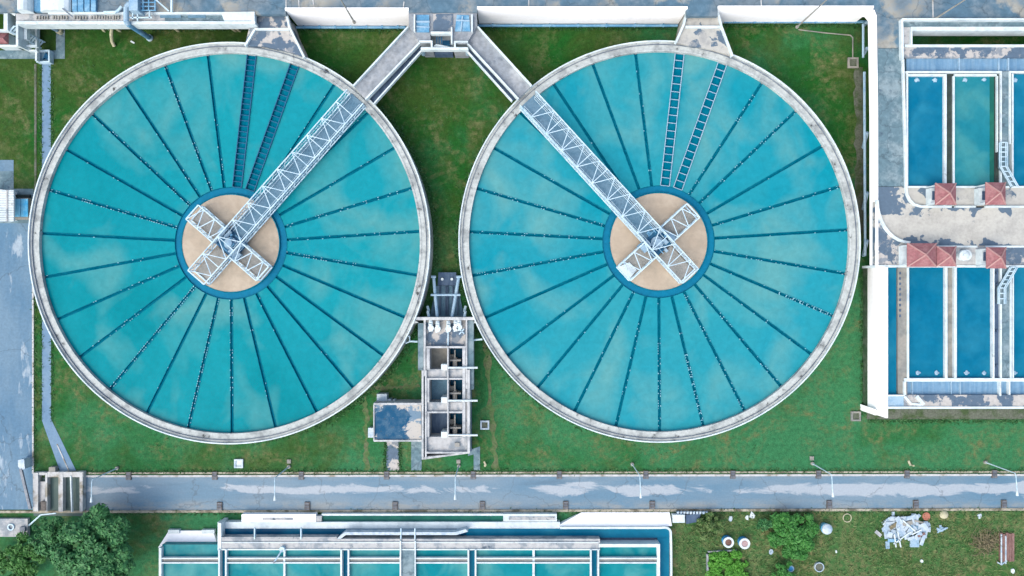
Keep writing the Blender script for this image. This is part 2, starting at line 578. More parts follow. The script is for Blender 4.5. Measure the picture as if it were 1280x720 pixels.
M['pool_sea'] = water_mat('pool_sea', (0.0, 0.148, 0.178), (0.008, 0.184, 0.220), sc=0.1, spot=(0.02, 0.206, 0.226), lightsc=0.25, murk=(0.06, 0.23, 0.23))
M['green_water'] = water_mat('green_water', (0.012, 0.09, 0.075), (0.02, 0.13, 0.09), sc=0.5)
M['navy_water'] = water_mat('navy_water', (0.003, 0.05, 0.11), (0.006, 0.10, 0.17), sc=0.2)
M['canal'] = water_mat('canal_water', (0.07, 0.11, 0.105), (0.10, 0.135, 0.12), sc=0.5)


def road_mat():
    """Blue-grey road with pale dried patches down its middle."""
    m, t, b = new_mat('road_surface')
    co = coords(t)
    sep = t.nodes.new('ShaderNodeSeparateXYZ')
    t.links.new(co, sep.inputs[0])
    n1 = noise(t, co, 0.5, 8, 0.68, (0.28, 1.0, 1), 0.6)
    d = math_n(t, 'ABSOLUTE', math_n(t, 'ADD', sep.outputs[1], 25.2), 0)
    band = ramp(t, d, 0.2, 1.45, 0.17, -0.18)
    # more dried patches toward the east end
    east = ramp(t, sep.outputs[0], -40, 50, -0.05, 0.10)
    f = math_n(t, 'ADD', math_n(t, 'ADD', n1, band), east)
    f = ramp(t, math_n(t, 'ADD', f, ramp(t, noise(t, co, 0.06, 3, 0.5, (1, 0.1, 1)), 0.52, 0.60, 0.02, -0.10)), 0.595, 0.675)
    g = noise(t, co, 0.25, 5, 0.6, (0.3, 1, 1))
    base = mixc(t, ramp(t, g, 0.4, 0.62), (0.072, 0.155, 0.225), (0.115, 0.185, 0.24))
    # sandy dust along both edges and old oil and tyre stains
    dust = math_n(t, 'MULTIPLY', ramp(t, d, 1.0, 1.95, 0, 1), ramp(t, noise(t, co, 0.6, 6, 0.7, (0.4, 1, 1)), 0.42, 0.62, 0, 0.7))
    base = mixc(t, dust, base, (0.20, 0.215, 0.205))
    base = mixc(t, ramp(t, noise(t, co, 0.35, 7, 0.7, (0.25, 1.6, 1), 0.3), 0.56, 0.68, 0, 0.55), base, (0.05, 0.105, 0.155))
    out = mixc(t, f, base, (0.255, 0.305, 0.345))
    out = cracks(t, co, out, 0.10, 0.008, 0.45)
    fn = noise(t, co, 4, 4, 0.65)
    gg = ramp(t, fn, 0.3, 0.7, 0.92, 1.07)
    cc = t.nodes.new('ShaderNodeCombineColor')
    for i in range(3):
        t.links.new(gg, cc.inputs[i])
    out = mixc(t, 1.0, out, cc.outputs[0], 'MULTIPLY')
    t.links.new(out, b.inputs['Base Color'])
    b.inputs['Roughness'].default_value = 0.65
    bump(t, b, fn, 0.1, 0.02)
    return m


M['road'] = road_mat()


def driveway_mat():
    """Cream slab with slate damp patches along its kerbs."""
    m, t, b = new_mat('driveway')
    co = coords(t)
    sep = t.nodes.new('ShaderNodeSeparateXYZ')
    t.links.new(co, sep.inputs[0])
    d = math_n(t, 'ABSOLUTE', math_n(t, 'ADD', sep.outputs[1], -7.3), 0)
    edge = ramp(t, d, 0.9, 2.25, -0.06, 0.2)
    f = ramp(t, math_n(t, 'ADD', noise(t, co, 0.5, 5, 0.55), edge), 0.63, 0.655)
    base = mixc(t, ramp(t, noise(t, co, 0.4, 6, 0.65), 0.42, 0.62), (0.385, 0.39, 0.355), (0.31, 0.315, 0.29))
    base = mixc(t, ramp(t, noise(t, co, 1.6, 4, 0.7), 0.6, 0.72, 0, 0.4), base, (0.23, 0.24, 0.22))
    out = mixc(t, f, base, (0.068, 0.112, 0.16))
    fn = noise(t, co, 3, 4, 0.65)
    gg = ramp(t, fn, 0.3, 0.7, 0.88, 1.08)
    cc = t.nodes.new('ShaderNodeCombineColor')
    for i in range(3):
        t.links.new(gg, cc.inputs[i])
    t.links.new(mixc(t, 1.0, out, cc.outputs[0], 'MULTIPLY'), b.inputs['Base Color'])
    b.inputs['Roughness'].default_value = 0.8
    return m


M['driveway'] = driveway_mat()


# ------------------------------------------------------------------ ground, roads, kerbs
g = MB().grid(-220, -160, 220, 160, 0.0, 44, 32)
tag(g.build('ground', M['grass']), 'green lawn around the round tanks', None, None, 'structure')

rg = MB().sheet([P(838, 638, 0.012), P(1500, 638, 0.012), P(1500, 900, 0.012), P(838, 900, 0.012)])
tag(rg.build('rough_ground', M['rough_grass']), 'rough weedy ground south of the road', None, None, 'structure')

r = MB().sheet([P(104, 596, 0.02), P(1500, 594, 0.02), P(1500, 635, 0.02), P(104, 638, 0.02)])
tag(r.build('road', M['road']), 'blue grey service road with pale dried patches', None, None, 'structure')
r = MB().sheet([P(-200, 200, 0.02), P(17, 200, 0.02), P(17, 278, 0.02), P(41, 278, 0.02), P(41, 637, 0.02), P(-200, 637, 0.02)])
tag(r.build('side_road', M['concrete_road']), 'pale blue concrete side road on the left', None, None, 'structure')

r = MB()
r.ribbon([P2(104, 591.3), P2(1500, 589.3)], 0.2, 0, 0.10)
tag(r.build('kerb', M['kerb']), 'tan outer kerb strip north of road', None, None, 'structure')
r = MB()
r.ribbon([P2(104, 595), P2(1500, 593)], 0.24, 0, 0.13)
tag(r.build('kerb', M['kerb_white']), 'whitish kerb along the north edge of road', None, None, 'structure')
r = MB()
r.ribbon([P2(-100, 639.5), P2(104, 639.5), P2(1500, 636)], 0.3, 0, 0.12)
tag(r.build('kerb', M['kerb']), 'cream kerb along the south edge of road', None, None, 'structure')
r = MB().ribbon([P2(41.8, 278), P2(41.8, 592)], 0.2, 0, 0.12)
tag(r.build('kerb', M['kerb_white']), 'thin pale kerb beside the side road', None, None, 'structure')
r = MB().ribbon([P2(44.5, 80), P2(44.5, 238)], 0.28, 0, 0.06)
tag(r.build('kerb', M['gravel']), 'thin grey drain strip left of the path', None, None, 'structure')

r = MB().sheet([P(52.5, 76, 0.03), P(63.5, 76, 0.03), P(63.8, 524, 0.03), P(97, 592, 0.03), P(76, 592, 0.03), P(52.5, 526, 0.03)])
tag(r.build('path', M['path']), 'narrow blue concrete path curving along left tank', None, None, 'structure')
r = MB().ribbon([P2(71.5, 555), P2(88, 592)], 0.12, 0, 0.08)
tag(r.build('path_edging', M['kerb_white']), 'thin white line along the canal slab', None, None, 'structure')
r = MB().sheet([P(-200, 63, 0.034), P(81, 63, 0.034), P(81, 73.5, 0.034), P(-200, 73.5, 0.034)])
r.sheet([P(70, 34, 0.038), P(81, 34, 0.038), P(81, 63, 0.038), P(70, 63, 0.038)])
tag(r.build('path', M['grey_conc']), 'grey concrete path in the top left corner', None, None, 'structure')
r = MB().sheet([P(-200, 214, 0.03), P(17, 214, 0.03), P(17, 236, 0.03), P(42, 236, 0.03), P(42, 279, 0.03), P(-200, 279, 0.03)])
tag(r.build('pavement', M['grey_conc']), 'grey concrete apron beside the blue covered box', None, None, 'structure')


def wobble(x0, y0, x1, y1, wd, n=26, amp=0.25):
    a, b = Vector(P2(x0, y0)), Vector(P2(x1, y1))
    d = (b - a)
    nn = Vector((-d.y, d.x)).normalized()
    L, R = [], []
    for i in range(n + 1):
        c = a + d * (i / n)
        L.append(c + nn * (wd / 2 + random.uniform(-amp, amp)))
        R.append(c - nn * (wd / 2 + random.uniform(-amp, amp)))
    return L, R


def track(x0, y0, x1, y1, wd, z, m, label):
    mb = MB()
    L, R = wobble(x0, y0, x1, y1, wd)
    for i in range(len(L) - 1):
        mb.sheet([(R[i].x, R[i].y, z), (R[i + 1].x, R[i + 1].y, z), (L[i + 1].x, L[i + 1].y, z), (L[i].x, L[i].y, z)])
    tag(mb.build('dirt_path', m), label, None, None, 'structure')


track(457, 480, 458, 588, 0.55, 0.014, M['dirt'], 'worn earth track left of the annex roof')
track(462, 485, 525, 482, 0.5, 0.018, M['dirt'], 'worn earth track across lawn above the annex')
track(607, 425, 620, 588, 0.7, 0.014, M['dirt'], 'worn earth track right of the outlet channel')
track(1074, 84, 1076, 292, 1.15, 0.014, M['gravel'], 'grey gravel strip beside the white wall')
r = MB().rect(483, 551, 499, 588, 0, 0.05)
tag(r.build('path', M['patchy']), 'stained concrete path from annex to road', None, None, 'structure')
r = MB().rect(514, 551, 527, 588, 0, 0.05)
tag(r.build('path', M['grey_conc']), 'grey concrete path beside the channel wall', None, None, 'structure')
r = MB().poly([(585, 563), (600, 558), (600, 588), (592, 588), (592, 568), (585, 570)], 0, 0.05)
tag(r.build('path', M['grey_conc']), 'stepped concrete path right of the outlet channel', None, None, 'structure')


# ------------------------------------------------------------------ round clarifier tanks
ZR, ZW = 3.5, 3.08          # rim and water level
N_L = 27


def clarifier(cpx, cpy, label, wm, notch, blue_ladder):
    c2 = P2(cpx, cpy, ZR)
    c = Vector(c2)
    R1 = 25.05 * (H - ZR) / H
    R0 = R1 - 1.12
    t = thing('clarifier_tank', label, 'water tank', (c.x, c.y, 0))
    MB().ring(c, R0, R1, 0, ZR, 216).build('wall', M['rim'], t)
    MB().ring(c, R1 - 0.10, R1 + 0.04, ZR - 0.4, ZR + 0.22, 216).build('outer_kerb', M['white'], t)
    MB().ring(c, R1 - 0.46, R1 - 0.40, ZR - 0.02, ZR + 0.16, 216).build('cable_tray', M['dark_steel'], t)
    MB().ring(c, R0 - 0.1, R0 + 0.12, ZR - 0.7, ZR + 0.05, 216).build_each('inner_kerb', M['rim'], t)
    RI0, RI1 = 5.9, 6.75        # ring trough round the centre well
    # floor far below
    MB().cyl(c, R0 + 0.3, 0.02, 0.4, 96).build('floor', M['drum_water'], t)
    # water in sectors between the radial troughs
    angs = [math.radians(270.3) + 2 * math.pi * k / N_L for k in range(N_L)]
    # k whose angle is 83.6 / 70.3 deg are the two wide ladder troughs
    wide = {k for k in range(N_L) if any(abs(((math.degrees(angs[k]) - a + 180) % 360) - 180) < 3 for a in (83.6, 70.3))}
    wid = [1.08 if k in wide else 0.31 for k in range(N_L)]
    wmb = MB()
    rs = [RI1 + 0.02 + (R0 - 0.02 - RI1) * i / 8 for i in range(9)]
    for k in range(N_L):
        a0, a1 = angs[k], angs[(k + 1) % N_L]
        if a1 < a0:
            a1 += 2 * math.pi
        base = len(wmb.v)
        na = 6
        vs, fs = [], []
        for rr in rs:
            s0 = a0 + math.asin(wid[k] / 2 / rr)
            s1 = a1 - math.asin(wid[(k + 1) % N_L] / 2 / rr)
            for i in range(na + 1):
                a = s0 + (s1 - s0) * i / na
                vs.append((c.x + rr * math.cos(a), c.y + rr * math.sin(a), ZW))
        for j in range(len(rs) - 1):
            for i in range(na):
                p = j * (na + 1) + i
                fs.append((p, p + na + 1, p + na + 2, p + 1))
        wmb.add(vs, fs)
    # faces wound so that they look up
    wmb.build('water', wm, t)
    # ring trough and centre well
    rt = MB().ring(c, RI0 - 0.02, RI1 + 0.02, ZW - 0.28, ZW - 0.10, 96)
    ro = rt.build('ring_trough', M['ring_blue'], t)
    lip = MB().ring(c, RI1 - 0.02, RI1 + 0.03, ZW - 0.1, ZW + 0.04, 96)
    lip.build('trough_lip', M['trough_steel'], ro)
    MB().cyl(c, RI0 - 0.06, 0.5, ZW + 0.10, 96).build('scum_layer', M['sand'], t)
    MB().ring(c, RI0 - 0.06, RI0 + 0.05, 0.5, ZW + 0.14, 96).build('centre_well', M['trough_steel'], t)
    # radial troughs
    for k in range(N_L):
        a = angs[k]
        d = Vector((math.cos(a), math.sin(a)))
        n = Vector((-d.y, d.x))
        hw = wid[k] / 2
        q0, q1 = RI1 + 0.05, R0 + 0.0
        mb = MB()

        def strip(o0, o1, z0, z1, mb=mb):
            pts = [c + d * q0 + n * o0, c + d * q1 + n * o0, c + d * q1 + n * o1, c + d * q0 + n * o1]
            mb.prism(pts, z0, z1)
        strip(-hw + 0.04, hw - 0.04, ZW - 0.5, ZW - 0.16)
        lo_ = mb.build('launder', M['drum_water'], t)
        mb2 = MB()
        for sgn in (-1, 1):
            o = sgn * hw
            pts = [c + d * q0 + n * (o - 0.03), c + d * q1 + n * (o - 0.03), c + d * q1 + n * (o + 0.03), c + d * q0 + n * (o + 0.03)]
            mb2.prism(pts, ZW - 0.5, ZW + 0.035)
        mb2.build('weir_edge', M['trough_steel'], lo_)
        tee = MB()
        if k in wide:
            L = q1 - q0
            nr = 17 if not blue_ladder else 24
            for i in range(nr + 1):
                rr = q0 + L * i / nr
                e0, e1 = c + d * rr + n * (-hw), c + d * rr + n * hw
                zz = ZW + 0.07
                tee.bar((e0.x, e0.y, zz), (e1.x, e1.y, zz), 0.075, 0.08)
            for sgn in (-1, 1):
                e0, e1 = c + d * q0 + n * (sgn * hw), c + d * q1 + n * (sgn * hw)
                tee.bar((e0.x, e0.y, ZW + 0.10), (e1.x, e1.y, ZW + 0.10), 0.085, 0.12)
            tee.build('rung_frame', M['deep_blue'] if blue_ladder else M['light_blue'], lo_)
        else:
            dens, f0, f1, cross = notch.get(k, (random.choice([0.0, 0.04, 0.08]), 0.0, 1.0, False))
            step = 0.30
            m_ = int((q1 - q0) / step)
            cnt = 0
            for i in range(m_):
                fr = i / m_
                for sgn in (-1, 1):
                    dd = dens if f0 <= fr <= f1 else 0.04
                    if random.random() < dd * 0.6:
                        e = c + d * (q0 + i * step) + n * (sgn * (hw - 0.02))
                        e2 = e + d * random.uniform(0.08, 0.17)
                        tee.bar((e.x, e.y, ZW + 0.07), (e2.x, e2.y, ZW + 0.07), 0.075, 0.07)
                        cnt += 1
                if cross and f0 <= fr <= f1 and i % 3 == 0:
                    e0, e1 = c + d * (q0 + i * step) + n * (-hw), c + d * (q0 + i * step) + n * hw
                    tee.bar((e0.x, e0.y, ZW + 0.075), (e1.x, e1.y, ZW + 0.075), 0.08, 0.06)
            if cnt:
                tag(tee.build('weir_notches', M['notch'], lo_), None, None, None, 'stuff')
    return t, c


def kof(deg):
    return round(((deg - 270.3) % 360) / (360 / N_L)) % N_L


notL = {kof(110): (0.5, 0, 1, False), kof(97): (0.3, 0, 0.6, False), kof(136.4): (0.4, 0, 1, False), kof(163.6): (0.8, 0, 1, False),
        kof(123.4): (0.2, 0, 0.5, False), kof(190.4): (0.2, 0.2, 1, False), kof(203.7): (0.25, 0, 0.5, False),
        kof(216.9): (0.35, 0.4, 0.9, False), kof(230.6): (0.85, 0, 1, False), kof(257.2): (0.85, 0, 1, False),
        kof(270.5): (0.45, 0, 0.8, False), kof(350.4): (0.7, 0, 0.6, False), kof(16.5): (0.3, 0, 1, False), kof(3.5): (0.2, 0, 1, False)}
notR = {kof(283): (0.9, 0.45, 1, True), kof(336.7): (0.95, 0.55, 1, True), kof(270): (0.55, 0.3, 1, False), kof(256.5): (0.45, 0.2, 1, False),
        kof(297): (0.5, 0, 1, False), kof(310): (0.35, 0, 1, False), kof(190): (0.5, 0, 1, False), kof(163.6): (0.5, 0, 1, False),
        kof(177): (0.4, 0, 1, False), kof(43): (0.5, 0, 1, False), kof(56.7): (0.35, 0, 1, False), kof(350): (0.35, 0, 1, False),
        kof(244): (0.3, 0, 1, False), kof(17): (0.15, 0, 1, False)}
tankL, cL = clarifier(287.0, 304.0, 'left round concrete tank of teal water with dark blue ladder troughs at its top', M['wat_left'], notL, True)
tankR, cR = clarifier(824.0, 302.0, 'right round concrete tank of cyan water with two white ladder troughs at its top', M['wat_right'], notR, False)


# ------------------------------------------------------------------ truss bridges over the tanks
ZD, ZT = 3.62, 5.15


def truss_side(mb, a, b, z0, z1, n, r=0.062, rd=0.042, flip=0):
    a, b = Vector(a), Vector(b)

    def pt(t, z):
        p = a + (b - a) * t
        return (p.x, p.y, z)
    mb.bar(pt(0, z0), pt(1, z0), 2 * r)
    mb.bar(pt(0, z1), pt(1, z1), 2 * r)
    for i in range(n + 1):
        mb.bar(pt(i / n, z0), pt(i / n, z1), 1.5 * rd)
    for i in range(n):
        if (i + flip) % 2 == 0:
            mb.bar(pt(i / n, z0), pt((i + 1) / n, z1), 1.6 * rd)
        else:
            mb.bar(pt(i / n, z1), pt((i + 1) / n, z0), 1.6 * rd)
    # handrail half-way
    mb.bar(pt(0, (z0 + z1) / 2), pt(1, (z0 + z1) / 2), 1.3 * rd)


def bridge(cpix, dpix, armpix, length, label, white_plate):
    """cpix: crossing; dpix/armpix: unit vectors (pixels) toward the rim and along one arm."""
    zp = 4.4
    k = S * (H - zp) / H
    c = Vector(P2(*cpix, zp))
    d = Vector((dpix[0], -dpix[1])).normalized()
    e = Vector((-d.y, d.x))
    t = thing('truss_bridge', label, 'bridge', (c.x, c.y, ZD))
    wd = 13.2 * k           # half width
    tail = 57 * k
    far = length * k
    # deck
    dk = MB()
    A, B = c + d * (-0.2), c + d * (far + 0.4)
    dk.prism([A - e * (wd - 0.15), B - e * (wd - 0.15), B + e * (wd - 0.15), A + e * (wd - 0.15)], ZD - 0.08, ZD)
    for i in range(15):
        p = c + d * (far * i / 14)
        dk.bar((*(p - e * wd), ZD - 0.16), (*(p + e * wd), ZD - 0.16), 0.12, 0.14)
    dk.build('deck', M['deck_steel'], t)
    for s in (-1, 1):
        mb = MB()
        truss_side(mb, c + d * (-tail) + e * (s * wd), c + d * (far + 0.3) + e * (s * wd), ZD - 0.05, ZT, 26, flip=s > 0)
        mb.build('side_truss', M['steel'], t)
    # toe rails beside the deck
    for s in (-1, 1):
        mb = MB()
        o = s * (wd - 0.42)
        a, b = c + e * o, c + d * far + e * o
        mb.bar((*a, ZD + 0.06), (*b, ZD + 0.06), 0.06, 0.10)
        mb.bar((*a, ZD + 1.0), (*b, ZD + 1.0), 0.05)
        for i in range(14):
            p = a + (b - a) * (i / 13)
            mb.bar((*p, ZD), (*p, ZD + 1.0), 0.06)
        mb.build('handrail', M['steel'], t)
    # top lateral bracing
    tb = MB()
    n = 20
    for i in range(n + 1):
        p = c + d * (-tail + (tail + far * 0.93) * i / n)
        if i % 2 == 0:
            tb.bar((*(p - e * wd), ZT), (*(p + e * wd), ZT), 0.09)
        if i < n:
            q = c + d * (-tail + (tail + far * 0.93) * (i + 1) / n)
            s = 1 if i % 2 else -1
            tb.bar((*(p - e * (s * wd)), ZT), (*(q + e * (s * wd)), ZT), 0.085)
    tb.build('top_bracing', M['steel'], t)
    # short tail of the main truss: open floor grating
    gm = MB()
    A, B = c - d * (tail - 0.1), c - d * 1.4
    gm.prism([A - e * (wd - 0.2), B - e * (wd - 0.2), B + e * (wd - 0.2), A + e * (wd - 0.2)], ZD - 0.2, ZD - 0.14)
    gm.build('floor_grating', M['grating'], t)
    # cross arms
    for s in (-1, 1):
        arm = MB()
        a0 = wd * s
        a1 = 58 * k * s
        hw = 11.6 * k
        for o in (-1, 1):
            truss_side(arm, c + e * a0 + d * (o * hw), c + e * a1 + d * (o * hw), ZD - 0.05, ZT - 0.25, 5, flip=o > 0)
        m_ = 5
        for i in range(m_ + 1):
            p = c + e * (a0 + (a1 - a0) * i / m_)
            if i in (0, m_):
                arm.bar((*(p - d * hw), ZT - 0.25), (*(p + d * hw), ZT - 0.25), 0.15)
                arm.bar((*(p - d * hw), ZD - 0.05), (*(p + d * hw), ZD - 0.05), 0.13)
            if i < m_:
                q = c + e * (a0 + (a1 - a0) * (i + 1) / m_)
                o = 1 if i % 2 else -1
                arm.bar((*(p - d * (o * hw)), ZT - 0.25), (*(q + d * (o * hw)), ZT - 0.25), 0.09)
        ao = arm.build('cross_arm', M['steel'], t)
        gg = MB()
        A, B = c + e * (a0 * 1.02), c + e * (a1 * 0.985)
        gg.prism([A - d * (hw - 0.1), B - d * (hw - 0.1), B + d * (hw - 0.1), A + d * (hw - 0.1)], ZD - 0.24, ZD - 0.18)
        gg.build('floor_grating', M['grating'], ao)
        if white_plate and s == white_plate:
            pl = MB()
            A, B = c + e * (a1 * 0.72), c + e * (a1 * 0.98)
            pl.prism([A - d * (hw * 0.75), B - d * (hw * 0.9), B + d * (hw * 0.9), A + d * (hw * 0.45)], ZD - 0.1, ZD - 0.02)
            pl.build('white_plate', M['white'], ao)
    for s in (-1, 1):
        pass
    end = MB()
    p = c - d * tail
    for z in (ZD - 0.05, ZT):
        end.bar((*(p - e * wd), z), (*(p + e * wd), z), 0.16)
    end.build_each('end_frame', M['steel'], t)
    # drive unit in the middle
    pf = MB()
    hw = 13 * k
    a = math.radians(0)
    pf.prism([c + d * hw + e * (hw * 1.25), c - d * hw + e * (hw * 1.25), c - d * hw - e * (hw * 1.25), c + d * hw - e * (hw * 1.25)], ZD + 0.05, ZD + 0.14)
    pf.build('drive_platform', M['deep_blue'], t)
    dr = MB()
    dr.cyl(c, 0.75, ZD + 0.14, ZD + 0.45, 20)
    dr.cyl(c, 0.42, ZD + 0.45, ZD + 1.0, 16)
    q = c + e * 0.9 + d * 0.25
    dr.tube((q.x, q.y, ZD + 0.5), (q.x + d.x * 0.9, q.y + d.y * 0.9, ZD + 0.5), 0.24, 12)
    q = c - e * 0.75 - d * 0.55
    dr.prism([q + d * 0.3 + e * 0.22, q - d * 0.3 + e * 0.22, q - d * 0.3 - e * 0.22, q + d * 0.3 - e * 0.22], ZD + 0.14, ZD + 0.8)
    dr.build('drive_motor', M['light_blue'], t)
    rl = MB()
    for o in (-1, 1):
        x = c + e * (o * hw * 1.22)
        for zz in (0.55, 1.1):
            rl.bar((*(x - d * hw), ZD + zz), (*(x + d * hw), ZD + zz), 0.07)
        for i in range(4):
            p = x - d * hw + d * (2 * hw * i / 3)
            rl.bar((*p, ZD), (*p, ZD + 1.1), 0.06)
    rl.build('platform_rail', M['light_blue'], t)
    # gearbox, cable boxes and pipes crowded round the drive
    rr_ = random.Random(int(cpix[0]))
    for i in range(16):
        q = c + d * rr_.uniform(-1.5, 1.5) + e * rr_.uniform(-1.5, 1.5)
        z_ = ZD + rr_.uniform(0.25, 0.9)
        s_ = rr_.uniform(0.12, 0.32)
        mm = M['blue_paint'] if rr_.random() < 0.6 else M['light_blue']
        if i % 2:
            MB().prism([q + d * s_ + e * s_ * 0.7, q - d * s_ + e * s_ * 0.7, q - d * s_ - e * s_ * 0.7, q + d * s_ - e * s_ * 0.7], ZD + 0.14, z_).build('gearbox', mm, t)
        else:
            q2 = q + (d if i % 4 else e) * rr_.uniform(0.5, 1.1)
            MB().tube((q.x, q.y, z_), (q2.x, q2.y, z_), 0.07, 7).build('shaft', mm, t)
    # small side boxes clipped on the truss
    sb = MB()
    for o in (-1, 1):
        q = c + d * (0.6 * o) + e * (o * 17 * k)
        sb.prism([q + d * 0.5 + e * 0.35, q - d * 0.5 + e * 0.35, q - d * 0.5 - e * 0.35, q + d * 0.5 - e * 0.35], ZD + 0.1, ZD + 0.7)
    sb.build_each('control_box', M['light_blue'], t)
    return t


bridge((286.3, 304.0), (0.66, -0.751), None, 238, 'white steel truss bridge with cross arms over the left teal tank', 0)
bridge((822.5, 303.0), (-0.675, -0.738), None, 238, 'white steel truss bridge with cross arms over the right cyan tank', 1)


# ------------------------------------------------------------------ north elevated deck and its walls
ZN = 5.0
nd = thing('elevated_deck', 'long grey stained concrete deck with white walls along the top edge', 'concrete deck', P(700, -10, 0))
mb = MB()
mb.poly([(-200, -90), (1500, -90), (1500, 22), (1128, 22), (1126, 60), (1097, 60), (1092, 9.6), (897, 9.6), (897, 20), (859, 20), (858, 10.2),
         (597, 10.6), (596, 16), (511, 16), (510, 12), (357, 12), (357, 18), (318, 18), (200, 15), (-200, 15)], ZN - 0.6, ZN)
mb.build('deck_slab', M['stain_slate'], nd)
# white walls facing the tanks
for (x0, x1, y0, zb) in ((357, 511, 13.6, 0.0), (596.5, 859, 12.0, 0.3), (897, 1091, 11.2, 0.6)):
    MB().prism([P2(x0, y0, ZN), P2(x1, y0, ZN), P2(x1, y0 - 3, ZN), P2(x0, y0 - 3, ZN)], zb, ZN + 0.25).build('wall', M['white_wall'], nd)
for (x0, x1, yy, z) in ((370, 507, 34.2, 0.45), (598, 847, 32.0, 0.8), (905, 1083, 27.2, 0.9)):
    p = MB()
    p.tube(P(x0, yy, z), P(x1, yy, z), 0.17, 8)
    for i in range(7):
        x = x0 + (x1 - x0) * (i + 0.5) / 7
        p.bar(P(x - 1, yy - 1.5, z + 0.1), P(x + 1, yy + 1.2, z + 0.1), 0.3, 0.3)
    p.build('pipe', M['blue_paint'], nd)
lines = MB()
for (xa, ya, xb, yb) in ((357.5, -6, 357.5, 13), (373, -6, 374, 13), (505, 2, 503.5, 14), (661, -6, 661, 11), (951, -6, 952, 9), (1166, -5, 1166.5, 22), (390, -6, 393, 12)):
    lines.prib([(xa, ya), (xb, yb)], 0.12, ZN, ZN + 0.06)
lines.build_each('joint_strip', M['kerb_white'], nd)
# west section: beam with channel behind
mb = MB()
mb.rect(20, 26.5, 319, 30.2, ZN - 1.45, ZN + 0.1)
mb.rect(60, 15.0, 318, 17.5, ZN - 0.5, ZN + 0.12)
mb.rect(314.5, 17.5, 318.5, 26.5, ZN - 0.5, ZN + 0.12)
mb.build('channel_wall', M['white'], nd)
mb = MB().rect(20, 17, 206, 27, ZN - 0.6, ZN - 0.25)
mb.build('channel_floor', M['pale_conc'], nd)
mb = MB().rect(206, 17.5, 315, 26.5, ZN - 0.6, ZN - 0.3)
mb.build('channel_floor', M['grey_conc'], nd)
mb = MB()
for i in range(34):
    x = 45 + i * 3.4
    if random.random() < 0.75:
        mb.rect(x, 19 + random.random(), x + random.uniform(1.2, 2.3), 23.2 + random.random(), ZN - 0.3, ZN - 0.1)
mb.build_each('valve', M['grating'], nd)
mb = MB().rect(235, 18.8, 257, 22.4, ZN - 0.3, ZN - 0.2)
mb.rect(200, 18.8, 226, 22.4, ZN - 0.3, ZN - 0.22)
mb.build_each('hatch', M['deck_steel'], nd)
mb = MB().poly([(276, 15), (318, 14.6), (318, 25.5), (280, 25.5)], ZN - 0.5, ZN + 0.16)
mb.build('cover_slab', M['white'], nd)
mb = MB()
for i in range(9):
    x = 120 + i * 24
    mb.prism([P2(x, 33, 0.0), P2(x + 3, 33, 0.0), P2(x + 3, 30, 0.0), P2(x, 30, 0.0)], 0, ZN - 1.4)
mb.build_each('column', M['tan'], nd)
# bracket stubs showing under the beam
mb = MB()
for x, y, dx in ((127, 33, 3.5), (143, 33, 7), (217, 33, 6), (287, 33, 8), (293, 33, 7)):
    mb.bar(P(x, y, 3.4), P(x + dx, y + 5.5, 1.0), 0.32)
mb.build_each('bracket', M['cream'], nd)

# right end of the deck: road down the side and the turning slab
mb = MB()
mb.prism([P2(x, y, ZN + 0.02) for x, y in [(1097.2, 60.5), (1125.8, 60.5), (1131, 233), (1097.2, 233)]], ZN - 0.6, ZN + 0.02)
mb.build('side_slab', M['grey_conc'], nd)
mb = MB()
arc = [(1138 - 41 * math.cos(a), 250 + 53 * math.sin(a)) for a in [math.radians(10 * i) for i in range(10)]]
pts = [(1097.2, 233.5), (1131, 233.5), (1131.5, 240), (1134, 249), (1141, 256), (1152, 259.5), (1500, 259.5), (1500, 307), (1138, 307)] + arc[::-1]
mb.prism([P2(x, y, ZN + 0.035) for x, y in pts], ZN - 0.6, ZN + 0.035)
mb.build('turning_slab', M['driveway'], nd)
mb = MB()
mb.prism([P2(x, y, ZN + 0.01) for x, y in [(1094, 252)] + [(p[0] - 0.8, p[1] + 0.8) for p in arc] + [(1138, 334), (1094, 334)]], ZN - 0.6, ZN + 0.01)
mb.build('corner_slab', M['patchy'], nd)
# kerbs
mb = MB()
mb.prib([(1097, 250)] + arc, 0.28, ZN, ZN + 0.3)
mb.build('curved_kerb', M['white'], nd)
mb = MB()
mb.prib([(1129, 74), (1132.4, 200), (1133, 235), (1134.2, 243), (1137.5, 250), (1143, 255.5), (1152, 258.2), (1190, 258.3)], 0.26, ZN, ZN + 0.25)
mb.prib([(1194, 258.3), (1220, 258.3)], 0.22, ZN, ZN + 0.25)
mb.prib([(1232, 258.3), (1500, 258.3)], 0.22, ZN, ZN + 0.25)
mb.build_each('inner_kerb', M['white'], nd)
# west fascia of the right part: beam upstairs, full wall below
mb = MB()
mb.prism([P2(x, y, ZN) for x, y in [(1078, 11.35), (1086.5, 11.3), (1092, 13), (1095, 20), (1096.7, 140), (1097, 333), (1094.2, 333), (1093.8, 140), (1092, 21), (1087.5, 15.8), (1078, 15.8)]], 3.7, ZN + 0.15)
mb.build('fascia', M['white_wall'], nd)
mb = MB()
for (y0, y1) in ((28, 32), (60, 68), (165, 185), (240, 262), (300, 320)):
    mb.bar(P(1084, y0, 2.4), P(1079, y1, 1.0), 0.3)
mb.tube(P(1079, 30, 2.3), P(1079, 72, 2.3), 0.14)
mb.tube(P(1080.5, 90, 2.2), P(1081.5, 320, 2.2), 0.16)
mb.build('side_pipe', M['light_blue'], nd)
mb = MB()
for i in range(8):
    mb.prism([(P(1088, 30, 0).x, P(0, 30 + i * 42, 0).y), (P(1093, 30, 0).x, P(0, 30 + i * 42, 0).y),
              (P(1093, 30, 0).x, P(0, 36 + i * 42, 0).y), (P(1088, 30, 0).x, P(0, 36 + i * 42, 0).y)], 0, ZN - 0.6)
mb.build_each('column', M['tan'], nd)

